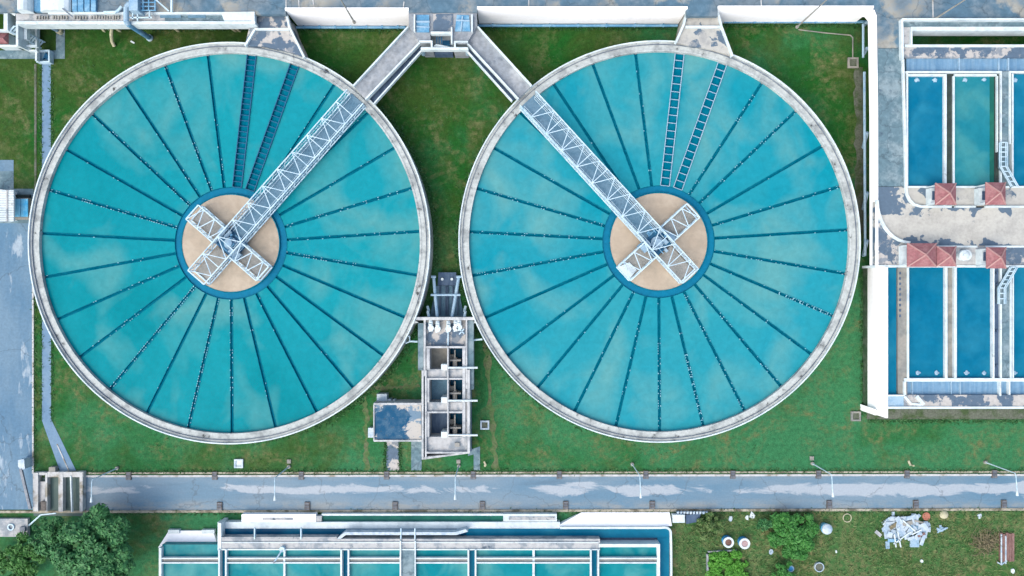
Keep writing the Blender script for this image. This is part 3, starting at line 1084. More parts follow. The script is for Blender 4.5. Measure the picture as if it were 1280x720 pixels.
# hub between the two approach bridges
hb = thing('distribution_chamber', 'white framed chamber with two blue covers between the sloping walkways', 'water chamber', P(555, 40, 0))
mb = MB()
mb.prism([P2(x, y, ZN - 0.02) for x, y in [(511, 16.5), (596, 16.5), (596, 33), (583, 55), (565, 55), (565, 43), (538, 43), (538, 54), (525, 54), (511, 33)]], 0, ZN - 0.02)
mb.build('slab', M['walk_conc'], hb)
mb = MB().rect(541.5, 17.5, 566, 39.0, ZN - 0.5, ZN + 0.05)
mb.build('slab_patch', M['patchy'], hb)
mb = MB()
mb.rect(520.5, 18.5, 536.5, 40, ZN - 0.5, ZN + 0.12)
c1 = mb.build('cover', M['blue_paint'], hb)
MB().prib([(520, 27), (537, 27)], 0.2, ZN + 0.1, ZN + 0.3).prib([(520, 33), (537, 34)], 0.15, ZN + 0.1, ZN + 0.25).build('rib', M['light_blue'], c1)
mb = MB()
mb.poly([(571, 18.5), (586, 19), (588, 39), (568.5, 39)], ZN - 0.5, ZN + 0.12)
c1 = mb.build('cover', M['blue_paint'], hb)
MB().prib([(570, 25), (587, 26)], 0.15, ZN + 0.1, ZN + 0.3).prib([(578, 20), (576, 39)], 0.15, ZN + 0.1, ZN + 0.25).build('rib', M['light_blue'], c1)
mb = MB()
mb.prib([(518, 18), (518, 39)], 0.16, ZN, ZN + 0.5)
mb.prib([(590, 18), (590, 39)], 0.16, ZN, ZN + 0.5)
mb.prib([(538.5, 40.8), (565.5, 40.8)], 0.26, ZN - 0.3, ZN + 0.4)
mb.prib([(564.5, 34), (564.5, 54)], 0.17, ZN - 0.3, ZN + 0.4)
mb.prib([(524, 51.6), (539.5, 51.6), (539.5, 59)], 0.2, ZN - 0.5, ZN + 0.2)
mb.prib([(585, 52), (568.5, 52), (568.5, 59)], 0.2, ZN - 0.5, ZN + 0.2)
mb.prib([(526, 60.6), (585, 60.6)], 0.28, ZN - 0.5, ZN + 0.25)
mb.build('beam', M['white'], hb)
mb = MB().rect(540, 43.5, 563.5, 58, 0, 1.4, 4.0)
mb.build('pit_floor', M['slate'], hb)
mb = MB()
for x in (546, 549, 552):
    mb.bar(P(x, 44, 4.2), P(x, 55, 4.2), 0.12)
mb.rect(553, 46, 562, 56, 2.4, 3.0)
mb.build('gate_screw', M['deep_blue'], hb)
mb = MB().poly([(541, 58.5), (566, 58.5), (566, 59), (545, 55)], ZN - 0.7, ZN - 0.2)
mb.build('ledge', M['white'], hb)
mb = MB()
for x, dx in ((528, 3), (584, 3)):
    mb.tube(P(x, 61, 3.6), P(x + (0.9 if x > 550 else 1.2), 67.5, 1.6), 0.27, 8)
mb.build_each('bracket', M['light_blue'], hb)


def approach(sgn, label):
    """Concrete walkway from the chamber to the tank rim."""
    if sgn < 0:
        outer = [(510, 14), (510, 33), (441.5, 107)]
        inner = [(524.5, 53), (456.5, 124)]
        pipe = [(528.5, 61), (467, 129.5)]
    else:
        outer = [(597, 13), (597, 33), (664.5, 107)]
        inner = [(584, 54), (648, 123.5)]
        pipe = [(582, 61.5), (640, 126)]
    z = 4.35
    t = thing('walkway', label, 'walkway', P((outer[1][0] + inner[0][0]) / 2, 60, z))
    MB().prism([P2(*outer[1], z), P2(*outer[2], z), P2(*inner[1], z), P2(*inner[0], z)], z - 0.35, z).build('deck', M['walk_conc'], t)
    m = MB()
    m.prib(outer[1:], 0.17, z - 0.35, z + 0.5)
    m.prib(inner, 0.18, z - 0.35, z + 0.45)
    m.build('parapet', M['white'], t)
    m = MB()
    m.prib(pipe, 0.16, z - 0.5, z + 0.1)
    q = [((a[0] + b[0]) / 2, (a[1] + b[1]) / 2) for a, b in zip(inner, pipe)]
    m.build('outer_rail', M['white'], t)
    m = MB()
    m.prism([P2(*inner[0], z - 1), P2(*inner[1], z - 1), P2(*pipe[1], z - 1), P2(*pipe[0], z - 1)], z - 1.1, z - 0.95)
    m.build('cable_trough', M['slate'], t)
    m = MB()
    for f in (0.2, 0.6):
        a = Vector(P2(*outer[1], z)) * (1 - f) + Vector(P2(*outer[2], z)) * f
        b = Vector(P2(*inner[0], z)) * (1 - f) + Vector(P2(*inner[1], z)) * f
        a, b = a * 0.8 + b * 0.2, b * 0.8 + a * 0.2
        for q in (a, b):
            m.cyl(q, 0.22, 0, z - 0.36, 10)
    m.build_each('pier', M['tan'], t)


approach(-1, 'sloping grey walkway with white parapets leading to the left tank')
approach(1, 'sloping grey walkway with white parapets leading to the right tank')


def inlet(poly, edges, label, m):
    z = 4.0
    t = thing('inlet_slab', label, 'concrete slab', P(poly[0][0] + 20, 50, 0))
    MB().prism([P2(x, y, z) for x, y in poly], 0, z).build('slab', m, t)
    mb = MB()
    for e in edges:
        mb.prib(e, 0.24, z - 0.3, z + 0.3)
    mb.build_each('kerb_wall', M['white'], t)


inlet([(316, 16), (356, 16), (363, 36), (379.5, 71), (355, 63), (330, 58), (306, 57)],
      [[(318, 37), (306, 57)], [(357, 15), (361.5, 34), (380, 71.5)], [(318, 36.2), (361, 36.2)]],
      'tapered grey inlet slab joining the deck to the left tank', M['patchy'])
inlet([(858, 13), (897, 13), (902, 33), (916, 70), (890, 62), (866, 58), (845, 53), (855, 32)],
      [[(859, 14), (855, 30), (845, 53)], [(897, 13), (902, 33), (916, 70)], [(857, 33.3), (902, 33.3)]],
      'tapered cream patched inlet slab joining the deck to the right tank', M['stain_cream'])


# ------------------------------------------------------------------ top-left works
t = thing('pump_house', 'white vaulted roofs with blue strips at the top left edge', 'building', P(70, 0, 0))
mb = MB()
for x0, x1 in ((25, 42), (51, 89)):
    n = 8
    pts = []
    for i in range(n + 1):
        a = math.pi * i / n
        pts.append(((x0 + x1) / 2 - (x1 - x0) / 2 * math.cos(a), ZN + 0.3 + (1.1 if x1 - x0 < 20 else 0.7) * math.sin(a)))
    ya, yb = -60, (16 if x0 < 30 else 15)
    for i in range(n):
        (xa, za), (xb, zb) = pts[i], pts[i + 1]
        z_ = ZN + 0.3
        A = Vector((*P2(xa, ya, z_), za)); B = Vector((*P2(xb, ya, z_), zb)); C = Vector((*P2(xb, yb, z_), zb)); D = Vector((*P2(xa, yb, z_), za))
        mb.add([A, B, C, D], [(3, 2, 1, 0)])
        dn = Vector((0, 0, -0.06))
        mb.add([D, C, C + Vector((0, 0, z_ - 0.3 - C.z)), D + Vector((0, 0, z_ - 0.3 - D.z))], [(3, 2, 1, 0)])
mb.build('roof', M['white'], t)
mb = MB().rect(42.5, -60, 50.5, 14, ZN - 1, ZN + 0.25)
for x0, x1 in ((90, 96), (97, 104), (105.5, 112), (113.5, 119.5)):
    mb.rect(x0, -60, x1, 14, ZN - 1, ZN + 0.35)
mb.build_each('roof_strip', M['blue_paint'], t)
MB().rect(24, -60, 121, 13, ZN - 0.3, ZN + 0.1).build('base_slab', M['pale_conc'], t)

t = thing('dosing_machine', 'blue machine frame beside the white pipe at the top left', 'machine', P(175, 5, ZN))
MB().rect(161, -20, 172, 13, ZN, ZN + 1.6).build('body', M['light_blue'], t)
mb = MB()
zt = ZN + 1.0
for x in (173, 179, 186, 194):
    mb.bar(P(x, -10, zt), P(x, 13, zt), 0.12)
    mb.bar(P(x, 12, zt), P(x, 12, ZN), 0.12)
for y in (-4, 3, 8, 13):
    mb.bar(P(172, y, zt), P(195, y, zt), 0.1)
mb.build('frame', M['blue_paint'], t)
mb = MB()
for a, b in (((166, 14), (166, 24)), ((172, 13), (172, 26)), ((160, 22), (190, 22)), ((187, 14), (187, 23))):
    mb.bar(P(*a, ZN + 0.5), P(*b, ZN + 0.5), 0.13)
mb.build('pipework', M['steel'], t)

t = thing('drain_pipe', 'thick pale blue pipe bending over the beam and down to the lawn', 'pipe', P(158, 20, 0))
mb = MB()
mb.path([P(170, 3, 5.6), P(162, 4.5, 5.7), P(158, 9, 5.7), P(157.8, 27, 5.6), P(160, 30, 5.3)], 0.30, 10)
mb.build('upper_pipe', M['light_blue'], t)
MB().tube(P(160, 30, 5.2), P(187, 47.5, 0.2), 0.32, 10).build('lower_pipe', M['blue_paint'], t)
MB().tube(P(186, 46.7, 0.3), P(188, 48.2, 0.05), 0.42, 12).build('flange', M['steel'], t)

t = MB().path([P(140, 31, 3.4), P(139, 44, 1.5), P(140, 52, 0.5), P(143, 58, 0.15)], 0.2, 8).build('hose', M['cream'])
tag(t, 'cream curved pipe hanging from the beam onto the lawn', 'pipe')
t = MB().path([P(152, 8, 5.5), P(149, 12, 5.5), P(145, 15, 5.5), P(130, 15.5, 5.5)], 0.16, 8).build('small_pipe', M['steel'])
tag(t, 'thin white bent pipe beside the thick blue pipe', 'pipe')

t = thing('access_stair', 'white metal stair and landing frames in the top left corner', 'stairs', P(30, 45, 0))
mb = MB()
mb.rect(4.5, 10, 9.5, 38, 3.0, 4.6)
mb.prib([(8, 12), (19, 18.5)], 0.3, 4.2, 4.6)
mb.prib([(-20, 38), (12, 38)], 0.3, 3.0, 3.4)
mb.prib([(-20, 57.3), (46, 57.3)], 0.22, 2.6, 3.0)
mb.prib([(21.3, 28), (21.3, 57)], 0.28, 2.6, 4.4)
mb.rect(29.5, 33, 33.5, 49, 3.0, 3.6)
mb.prib([(45, 32), (45, 76)], 0.22, 1.0, 1.5)
mb.prib([(35.5, 57), (35.5, 63), (46, 63)], 0.2, 1.4, 1.8)
mb.build('frame', M['white'], t)
a, b = P(12, 39, 4.2), P(51, 60, 0.4)
mb = MB()
mb.bar(a, b, 0.22, 0.3)
mb.bar(a + Vector((0.7, 0.6, 0)), b + Vector((0.5, 0.7, 0)), 0.1, 0.2)
for i in range(12):
    p = a.lerp(b, i / 12)
    mb.bar(p, p + Vector((0.6, 0.62, 0)), 0.2, 0.06)
mb.build('stair_flight', M['steel'], t)
mb = MB().rect(10, 20, 20, 37, 2.0, 2.6)
mb.rect(22, 33, 44, 56, 0.05, 0.9)
mb.build_each('landing', M['grey_conc'], t)

t = thing('pink_roof_hut', 'small pink roofed hut cut by the left edge of the photo', 'hut', P(2, 48, 0))
mb = MB()
z0, z1 = 2.6, 3.3
A, B, C, D = P(-14, 55.5, z0), P(11, 55.5, z0), P(11, 40, z0), P(-14, 40, z0)
R1_, R2_ = P(-4, 47.8, z1), P(3.5, 47.8, z1)
mb.add([A, B, C, D, R1_, R2_], [(0, 1, 5, 4), (1, 2, 5), (2, 3, 4, 5), (3, 0, 4)])
mb.build('roof', M['roof_red'], t)
MB().rect(-12, 41.5, 9.5, 54, 0, 2.55).build('wall', M['white'], t)

t = thing('junction_box', 'open blue grey junction box where two grey paths meet', 'box', P(53, 70, 0))
MB().ribbon([P2(46, 63, 0.8), P2(61, 63, 0.8), P2(61, 77, 0.8), P2(46, 77, 0.8)], 0.16, 0, 0.8, True).build('rim', M['steel'], t)
MB().rect(47, 64, 60, 76, 0, 0.25).build('floor', M['deck_steel'], t)
MB().poly([(53, 74), (57, 65), (60, 70), (60, 76), (56, 72)], 0.2, 0.5).build('valve', M['deep_blue'], t)

t = thing('blue_pipe_stub', 'short light blue pipe stub above the grey path corner', 'pipe', P(66, 36, 0))
MB().tube(P(59, 31.5, 2.5), P(71, 38, 0.6), 0.22, 8).build('pipe', M['light_blue'], t)
MB().cyl(P2(76, 40), 0.4, 0, 0.5, 10).build('valve', M['cream'], t)

t = MB().bar(P(78, 10.5, ZN + 0.9), P(91, 21, ZN + 0.4), 0.14).build('dark_pole', M['dark_steel'])
tag(t, 'dark thin pole lying over the channel by the white roofs', 'pole')

t = MB().bar(P(163.5, 51.5, 0.06), P(168, 54, 0.06), 0.2, 0.1).build('litter_board', M['white'])
tag(t, 'small white board lying on the lawn under the thick pipe', 'litter')

t = thing('deck_railing', 'white railing with a sloping stay on the deck left of the inlet slab', 'railing', P(210, 10, ZN))
mb = MB()
mb.bar(P(193, -2, ZN + 1.2), P(211, 14, ZN + 0.2), 0.16)
mb.bar(P(215, -10, ZN + 0.6), P(214.5, 15, ZN + 0.4), 0.2)
mb.build_each('rail', M['steel'], t)


# ------------------------------------------------------------------ left box and roof
t = thing('guard_hut', 'white ribbed flat roof hut at the left edge', 'hut', P(8, 257, 0))
mb = MB().rect(-16, 237.5, 17, 276.5, 2.5, 2.75)
ro = mb.build('roof', M['white'], t)
mb = MB()
mb.prib([(8.4, 237.5), (8.4, 276.5)], 0.18, 2.7, 2.84)
for i in range(13):
    y = 239 + i * 3
    mb.prib([(-16, y), (17, y)], 0.06, 2.7, 2.78)
mb.build('rib', M['pale_conc'], ro)
MB().rect(-14, 239, 14.5, 275, 0, 2.5, 1.0).build('wall', M['white_wall'], t)
t = thing('covered_pit', 'bright blue covered pit between white hut and left tank', 'pit', P(27, 260, 0))
MB().rect(18, 247.5, 35.5, 272, 0, 1.3).build('rim', M['tan'], t)
for x0, x1 in ((18.8, 25.4), (26.3, 34.6)):
    MB().rect(x0, 248.6, x1, 270.8, 0.5, 1.42).build('cover', M['cover_blue'], t)
MB().rect(17.5, 243.2, 37, 246.6, 0, 0.3).build('trench', M['dark'], t)
MB().prib([(17.5, 273), (38, 273)], 0.2, 0, 0.8).build('edge_rail', M['grating'], t)


# ------------------------------------------------------------------ outlet channel between the tanks
ZO = 3.0
oc = thing('outlet_channel', 'white concrete outlet channel with three open cells between the tanks', 'water channel', P(557, 480, 0))
# base block low down and walls as separate prisms
MB().rect(526, 402, 588, 570, 0, 0.6, ZO).build('floor', M['slate'], oc)
mb = MB()
mb.rect(517.5, 396.5, 594.5, 400.2, 1.5, ZO + 0.5)
mb.rect(529.5, 400.2, 532, 470, 0, ZO + 0.3)
mb.rect(582, 400.2, 584, 486, 0, ZO + 0.3)
mb.rect(532.5, 432.8, 582, 435.2, 0, ZO + 0.3)
mb.rect(527, 463, 529.4, 574.5, 0, ZO + 0.35)
mb.rect(531.2, 463, 533.2, 573.5, 0, ZO + 0.35)
mb.rect(578, 435, 581.6, 546, 0, ZO + 0.25)
mb.rect(584.2, 462, 587.2, 566, 0, ZO + 0.35)
mb.rect(559, 433, 560.6, 547, 0.6, ZO + 0.4)
mb.rect(533.5, 472.6, 578, 474.6, 0, ZO + 0.3)
mb.rect(533.5, 514.4, 578, 516.4, 0, ZO + 0.3)
mb.rect(533, 435.5, 537, 462, 0, ZO + 0.3)
mb.rect(533.5, 474.6, 536.5, 503, 0, ZO + 0.22)
mb.rect(533.5, 516.4, 536.5, 546, 0, ZO + 0.22)
mb.rect(533, 564.8, 587, 567, 0, ZO + 0.35)
mb.poly([(529, 574.5), (585, 567), (585, 565.4), (529, 571.5)], 0, ZO + 0.2)
mb.build('wall', M['worn_white'], oc)
mb = MB()
mb.rect(522.5, 404, 529.3, 462.8, 1.2, ZO)
mb.rect(584.2, 400.5, 592, 461.8, 1.2, ZO)
mb.rect(587.4, 461.8, 592, 487, 1.2, ZO - 0.2)
mb.build_each('side_walkway', M['grey_conc'], oc)
mb = MB()
mb.rect(533.5, 461.6, 578, 472.6, 0, ZO)
mb.rect(533.5, 502.8, 578, 514.4, 0, ZO)
mb.rect(533.5, 546, 584, 564.8, 0, ZO)
mb.rect(581.6, 486, 584.2, 546, 0, ZO + 0.02)
mb.build('slab', M['pale_conc'], oc)
MB().rect(529.5, 470, 531.1, 573, 0, ZO - 0.4).build('gutter', M['light_blue'], oc)
MB().rect(532.2, 400.4, 581.8, 432.6, 0, ZO - 0.3).build('pump_floor', M['patchy'], oc)
for (y0, y1, ml, dx) in ((435.3, 461.5, M['tan'], 0), (474.7, 502.7, M['deck_steel'], 0), (516.5, 545.9, M['slate'], 0)):
    MB().rect(537, y0, 559, y1, 0.6, 0.9, ZO).build('cell_floor', ml, oc)
    MB().rect(560.6, y0, 578, y1, 0.6, 0.8, ZO).build('cell_floor', M['navy_water'], oc)
    MB().rect(551.5, y1 - 6, 558.8, y1 + 1, 1.0, ZO + 0.25).build('gate_box', M['white'], oc)
    mb = MB()
    mb.rect(562, y1 - 12, 576, y1 - 10, 1.0, 2.6)
    mb.rect(566, y1 - 14, 571, y1 - 3, 1.0, 2.2)
    mb.prib([(568.5, y0 + 2), (568.5, y1)], 0.16, 2.0, 2.3)
    mb.rect(562, y0 + 8, 569, y0 + 14, 1.0, 1.7)
    mb.build('gate_frame', M['grating'], oc)
    MB().tube(P(560, y1 - 2, ZO + 0.5), P(597, y1 - 2, ZO + 0.5), 0.12, 8).build('cross_pipe', M['white'], oc)
MB().rect(568.5, 553.5, 574.5, 558.5, ZO, ZO + 0.2).build_each('hatch', M['grating'], oc)
# valves in the pump yard
for (x, y) in ((538.5, 404), (547, 405), (560.5, 405), (569.5, 404), (574, 403)):
    v = MB()
    v.path([P(x, y - 3, 3.2), P(x, y, 3.4), P(x + random.uniform(-2, 2), y + 7, 3.1)], 0.26, 8)
    v.cyl(P2(x, y + 6, 3.4), 0.36, 2.7, 3.45, 12)
    v.bar(P(x - 2.5, y + 10, 3.0), P(x + 2.5, y + 9, 3.0), 0.16)
    v.build('valve', M['white'], oc)
mb = MB()
mb.bar(P(572, 409, 3.4), P(580, 417, 3.4), 0.12)
mb.bar(P(574, 418, 3.4), P(580, 411, 3.4), 0.12)
mb.prib([(560, 414), (560, 432)], 0.12, 2.7, 3.1)
mb.build('stay', M['steel'], oc)
# wing walls that meet the tank rims
mb = MB()
mb.poly([(517, 399), (523, 403.5), (518, 404), (512, 411), (508, 417), (511, 409)], 0, ZO + 0.62)
mb.poly([(594, 399), (592, 404), (596.5, 404), (603, 417), (599, 406)], 0, ZO + 0.62)
mb.build_each('wing_wall', M['rim'], oc)
mb = MB()
mb.tube(P(512, 426.5, 2.5), P(522, 427, 2.5), 0.12)
mb.tube(P(592, 425, 2.5), P(603, 424, 2.5), 0.12)
mb.path([P(506, 428, 2.4), P(508, 420, 2.4), P(512, 420, 2.4), P(512, 427, 2.4), P(507, 429, 2.4)], 0.09)
mb.build_each('bracket', M['steel'], oc)

# inlet pipes north of it
pr = thing('pipe_pit', 'slate blue pit with two light blue pipes and a cross pipe', 'pipe pit', P(558, 370, 0))
MB().poly([(548, 340.5), (570, 340.5), (571.5, 357), (547, 357)], 0, 0.9).build('cover', M['slate'], pr)
MB().poly([(545.5, 357.3), (572.5, 357.3), (580, 396), (537, 396)], 0, 0.15).build('pit_floor', M['deck_steel'], pr)
mb = MB()
for x in (543.6, 550, 557.5, 559.5, 566, 572):
    mb.bar(P(x, 358, 0.4), P(x, 394, 0.4), 0.16)
mb.build('screen_bar', M['slate'], pr)
for (a, b) in (((542, 346), (546.5, 396)), ((573.5, 346), (565, 396))):
    q = MB()
    q.tube(P(*a, 1.8), P(*b, 2.4), 0.2, 10)
    q.tube(P(a[0] - 3, a[1], 1.9), P(a[0] + 3, a[1], 1.9), 0.16, 8)
    q.build('pipe', M['light_blue'], pr)
MB().tube(P(538.5, 368.6, 2.3), P(575.5, 368.6, 2.3), 0.13, 8).build('cross_pipe', M['light_blue'], pr)
mb = MB()
for x in (552.7, 564.8):
    mb.cyl(P2(x, 349, 1.1), 0.17, 0.9, 1.15, 12)
mb.build_each('cap', M['white'], pr)
mb = MB()
for s, x in ((-1, 535), (1, 581.5)):
    mb.path([P(x - s * 1.0, 396, 2.2), P(x + s * 0.2, 390, 2.2), P(x - s * 1.0, 388.5, 1.8), P(x + s * 0.6, 383, 1.5)], 0.17, 8)
mb.build_each('elbow', M['steel'], pr)

# annex roof
an = thing('annex_roof', 'flat stained annex roof with dark blue puddle left of the outlet channel', 'roof', P(497, 527, 0))


def puddle_mat():
    m, t_, b = new_mat('annex_puddle')
    co = t_.nodes.new('ShaderNodeTexCoord').outputs['Object']
    sep = t_.nodes.new('ShaderNodeVectorMath')
    sep.operation = 'DISTANCE'
    t_.links.new(co, sep.inputs[0])
    c = P(488, 529, 2.5)
    sep.inputs[1].default_value = (c.x, c.y, 2.5)
    n = noise(t_, co, 0.55, 6, 0.7, None, 0.8)
    f = math_n(t_, 'ADD', ramp(t_, sep.outputs['Value'], 0.6, 3.4, 0.5, -0.05), math_n(t_, 'MULTIPLY', n, 0.95))
    f = ramp(t_, f, 0.61, 0.66)
    n2 = noise(t_, co, 0.6, 6, 0.7)
    base = mixc(t_, ramp(t_, n2, 0.47, 0.5), (0.12, 0.19, 0.255), (0.36, 0.355, 0.33))
    pud = mixc(t_, ramp(t_, noise(t_, co, 1.3, 6, 0.7), 0.42, 0.64), (0.008, 0.062, 0.13), (0.045, 0.105, 0.165))
    out = mixc(t_, f, base, pud)
    out = mixc(t_, ramp(t_, noise(t_, co, 2.2, 6, 0.75), 0.6, 0.68, 0, 0.7), out, (0.20, 0.25, 0.28))
    out = mixc(t_, ramp(t_, noise(t_, co, 1.7, 7, 0.75, None, 0.5), 0.60, 0.66, 0, 0.8), out, (0.05, 0.075, 0.09))
    t_.links.new(out, b.inputs['Base Color'])
    b.inputs['Roughness'].default_value = 0.7
    b.inputs['Specular IOR Level'].default_value = 0.1
    return m


MB().rect(467.5, 506, 526.5, 551, 0, 2.5).build('slab', puddle_mat(), an)
MB().prib([(467, 505), (527, 505)], 0.24, 0, 2.75).prib([(467, 551), (527, 551)], 0.2, 2.0, 2.65).prib([(467.3, 506), (467.3, 551)], 0.14, 2.0, 2.65).build('parapet', M['worn_white'], an)
MB().rect(471, 492.5, 483.5, 503, 0, 1.2).rect(484, 499, 489, 503.5, 0, 1.0).rect(491, 499.5, 494, 503.6, 0, 0.9).build_each('meter_box', M['sheet'], an)
MB().rect(460, 535, 467, 547, 0, 1.0).build('step_box', M['sheet'], an)


# ------------------------------------------------------------------ right filter basins
def pool(mb_parent, x0, y0, x1, y1, z, m, name='water'):
    q = MB()
    q.prism([P2(x0, y1, ZN), P2(x1, y1, ZN), P2(x1, y0, ZN), P2(x0, y0, ZN)], z - 0.2, z)
    return q.build(name, m, mb_parent)


def splash(parent, x, y, up):
    q = MB()
    z = ZN - 0.25
    for i in range(7):
        a = math.radians(200 + i * 23.3) if up else math.radians(20 + i * 23.3)
        r_ = random.uniform(0.22, 0.4)
        c0 = P(x, y, z)
        q.bar((c0.x, c0.y, z + 0.12), (c0.x + math.cos(a) * r_, c0.y + math.sin(a) * r_, z + 0.02), 0.13, 0.08)
    q.dome(P2(x, y, z), 0.2, z, 0.14, 10, 3)
    q.build('inlet_nozzle', M['light_blue'], parent)


ub = thing('filter_basin', 'upper filter basin of blue and teal pools north of the cream driveway', 'filter basin', P(1210, 150, 0))
MB().prism([P2(1129.5, 257, ZN), P2(1480, 257, ZN), P2(1480, 60, ZN), P2(1129.5, 60, ZN)], 0, 2.2).build('base', M['tan'], ub)
mb = MB()
mb.prib([(1127.6, 24), (1500, 24)], 0.26, ZN - 0.2, ZN + 0.5)
mb.prib([(1127.8, 24), (1128.4, 74)], 0.26, ZN - 0.2, ZN + 0.5)
mb.prib([(1139, 35.8), (1500, 35.8)], 0.46, ZN - 1.5, ZN + 0.2)
mb.prib([(1131, 57.2), (1500, 57.2)], 0.30, ZN - 1.5, ZN + 0.1)
mb.prib([(1139.5, 36), (1139.5, 57)], 0.2, ZN - 1.5, ZN + 0.2)
mb.build('rail_wall', M['white'], ub)
MB().rect(1128.5, 25.5, 1500, 33.4, ZN - 0.5, ZN - 0.05).build('walkway', M['grey_conc'], ub)
MB().rect(1128.5, 34, 1138.5, 56, ZN - 0.5, ZN - 0.1).build('walkway', M['pale_conc'], ub)
MB().prism([P2(1141, 56, 1.0), P2(1500, 56, 1.0), P2(1500, 38, 1.0), P2(1141, 38, 1.0)], 0, 0.5).build('planting_strip', M['grass'], ub)
MB().rect(1129, 58.8, 1500, 72, 2.0, ZN).build('walkway', M['patchy'], ub)
MB().rect(1133, 72, 1500, 88.6, 2.0, ZN - 0.35).build('channel', M['channel_blue'], ub)
mb = MB()
for x in (1198.5, 1248, 1260):
    mb.rect(x, 72.2, x + 1.6, 88.4, 2.0, ZN - 0.15)
mb.build_each('channel_divider', M['light_blue'], ub)
mb = MB()
mb.rect(1132, 88.8, 1252.5, 91.2, 2.0, ZN + 0.12)
mb.rect(1134.8, 92.4, 1181, 94.8, 2.0, ZN + 0.12)
mb.rect(1193.6, 92.4, 1246, 94.8, 2.0, ZN + 0.12)
mb.rect(1133, 90, 1135.2, 233, 2.0, ZN + 0.1)
mb.rect(1180.5, 92.5, 1183.4, 233, 2.0, ZN + 0.1)
mb.rect(1191.5, 95, 1193.4, 233, 2.0, ZN + 0.05)
mb.rect(1246.3, 95, 1247.6, 190, 2.0, ZN + 0.1)
mb.rect(1250.6, 90, 1252.4, 233, 2.0, ZN + 0.1)
mb.rect(1262, 88.8, 1263.6, 180, 2.0, ZN + 0.1)
mb.rect(1265.4, 92, 1267, 233, 2.0, ZN + 0.1)
mb.rect(1262.5, 88.7, 1500, 91, 2.0, ZN + 0.11)
mb.rect(1134, 232.5, 1500, 234.6, 2.0, ZN + 0.1)
mb.build('wall', M['white'], ub)
MB().rect(1252.6, 89, 1261.9, 233, 2.0, ZN - 0.1).build('walkway', M['grey_conc'], ub)
pool(ub, 1135, 92, 1180.8, 233, ZN - 0.26, M['pool_blue'])
pool(ub, 1193, 92, 1243.2, 233, ZN - 0.26, M['pool_teal'])
pool(ub, 1267, 92, 1500, 233, ZN - 0.26, M['pool_blue'])
MB().rect(1183.2, 92, 1191.8, 233, 2.0, ZN - 0.16).build('dry_gullet', M['dark'], ub)  # here and next: shade of the deep slit painted as a shallow dark top
MB().rect(1243.0, 92, 1251, 233, 2.0, ZN - 0.16).build('dry_gullet', M['dark'], ub)
MB().rect(1237.5, 95, 1243.2, 233, 2.0, ZN - 0.22).build('green_ledge', M['green_water'], ub)  # dark green strip along the east side of the teal pool
MB().rect(1134, 234.6, 1500, 257.6, 2.0, ZN).build('platform', M['stain_cream'], ub)
mb = MB()
for x0, x1 in ((1163, 1169.5), (1224, 1232.5)):
    mb.rect(x0, 235, x1, 255.5, ZN, ZN + 0.9)
mb.build_each('cabinet', M['white'], ub)
mb = MB()
for x0, x1 in ((1165.5, 1168.5), (1228, 1231.5)):
    mb.rect(x0, 239, x1, 250, ZN + 0.8, ZN + 0.96)
mb.build_each('cabinet_door', M['slate'], ub)
for x in (1146, 1168.5, 1206, 1230, 1268.5):
    splash(ub, x, 99, True)


def pipe_stairs(parent, pts, zs):
    q = MB()
    for off in (-4.4, -2.6, 3.2, 5.2):
        for i in range(len(pts) - 1):
            a, b = pts[i], pts[i + 1]
            q.bar(P(a[0] + off, a[1], zs), P(b[0] + off, b[1], zs), 0.08)
    for i in range(len(pts) - 1):
        a, b = Vector(pts[i]), Vector(pts[i + 1])
        n = max(2, int((b - a).length / 6))
        for j in range(n):
            p = a + (b - a) * (j / n)
            q.bar(P(p.x - 3.5, p.y, zs - 0.1), P(p.x + 4.4, p.y, zs - 0.1), 0.12, 0.06)
    q.build('stair', M['steel'], parent)
    q = MB()
    q.ribbon([P2(a[0] + 0.4, a[1], zs) for a in pts], 0.62, zs - 0.5, zs - 0.35)
    q.build('stair_tread', M['grey_conc'], parent)


pipe_stairs(ub, [(1254, 178), (1254, 208), (1268, 233)], ZN + 0.5)

lb = thing('filter_basin', 'lower filter basin of deep blue pools with white west wall', 'filter basin', P(1190, 430, 0))
MB().prism([P2(1110, 509, ZN), P2(1480, 509, ZN), P2(1480, 334, ZN), P2(1110, 334, ZN)], 0, 2.2).build('base', M['tan'], lb)
MB().prism([P2(1084, 524, 0.15), P2(1500, 524, 0.15), P2(1500, 500, 0.15), P2(1084, 500, 0.15)], 0, 0.16).build('plinth', M['gravel'], lb)
mb = MB()
mb.prism([P2(1105.5, 334, ZN), P2(1108.5, 334, ZN), P2(1108.5, 522, ZN), P2(1105.5, 522, ZN)], 0, ZN + 0.25)
mb.prism([P2(1102, 514, ZN), P2(1105.4, 517, ZN), P2(1105.4, 522, ZN), P2(1102, 522, ZN)], 0, 3.4)
mb.build('west_wall', M['white_wall'], lb)
MB().prism([P2(1105.2, 334, ZN), P2(1107, 334, ZN), P2(1107, 522.2, ZN), P2(1105.2, 522.2, ZN)], 0, 1.15).build('wall_plinth', M['green_conc'], lb)  # dark green band along the foot of the west wall
mb = MB()
mb.rect(1094.3, 331.5, 1500, 334.3, 2.0, ZN + 0.1)
mb.rect(1134.2, 334.5, 1136.4, 473, 2.0, ZN + 0.1)
mb.rect(1181.6, 334.5, 1184.4, 473, 2.0, ZN + 0.1)
mb.rect(1193, 334.5, 1196, 473, 2.0, ZN + 0.1)
mb.rect(1241, 334.5, 1243.2, 473, 2.0, ZN + 0.2)
mb.rect(1250.4, 334.5, 1252.4, 473, 2.0, ZN + 0.1)
mb.rect(1263, 345, 1264.6, 473, 2.0, ZN + 0.1)
mb.rect(1265.9, 334.5, 1267.4, 473, 2.0, ZN + 0.1)
mb.rect(1130.5, 472.8, 1500, 477, 2.0, ZN + 0.12)
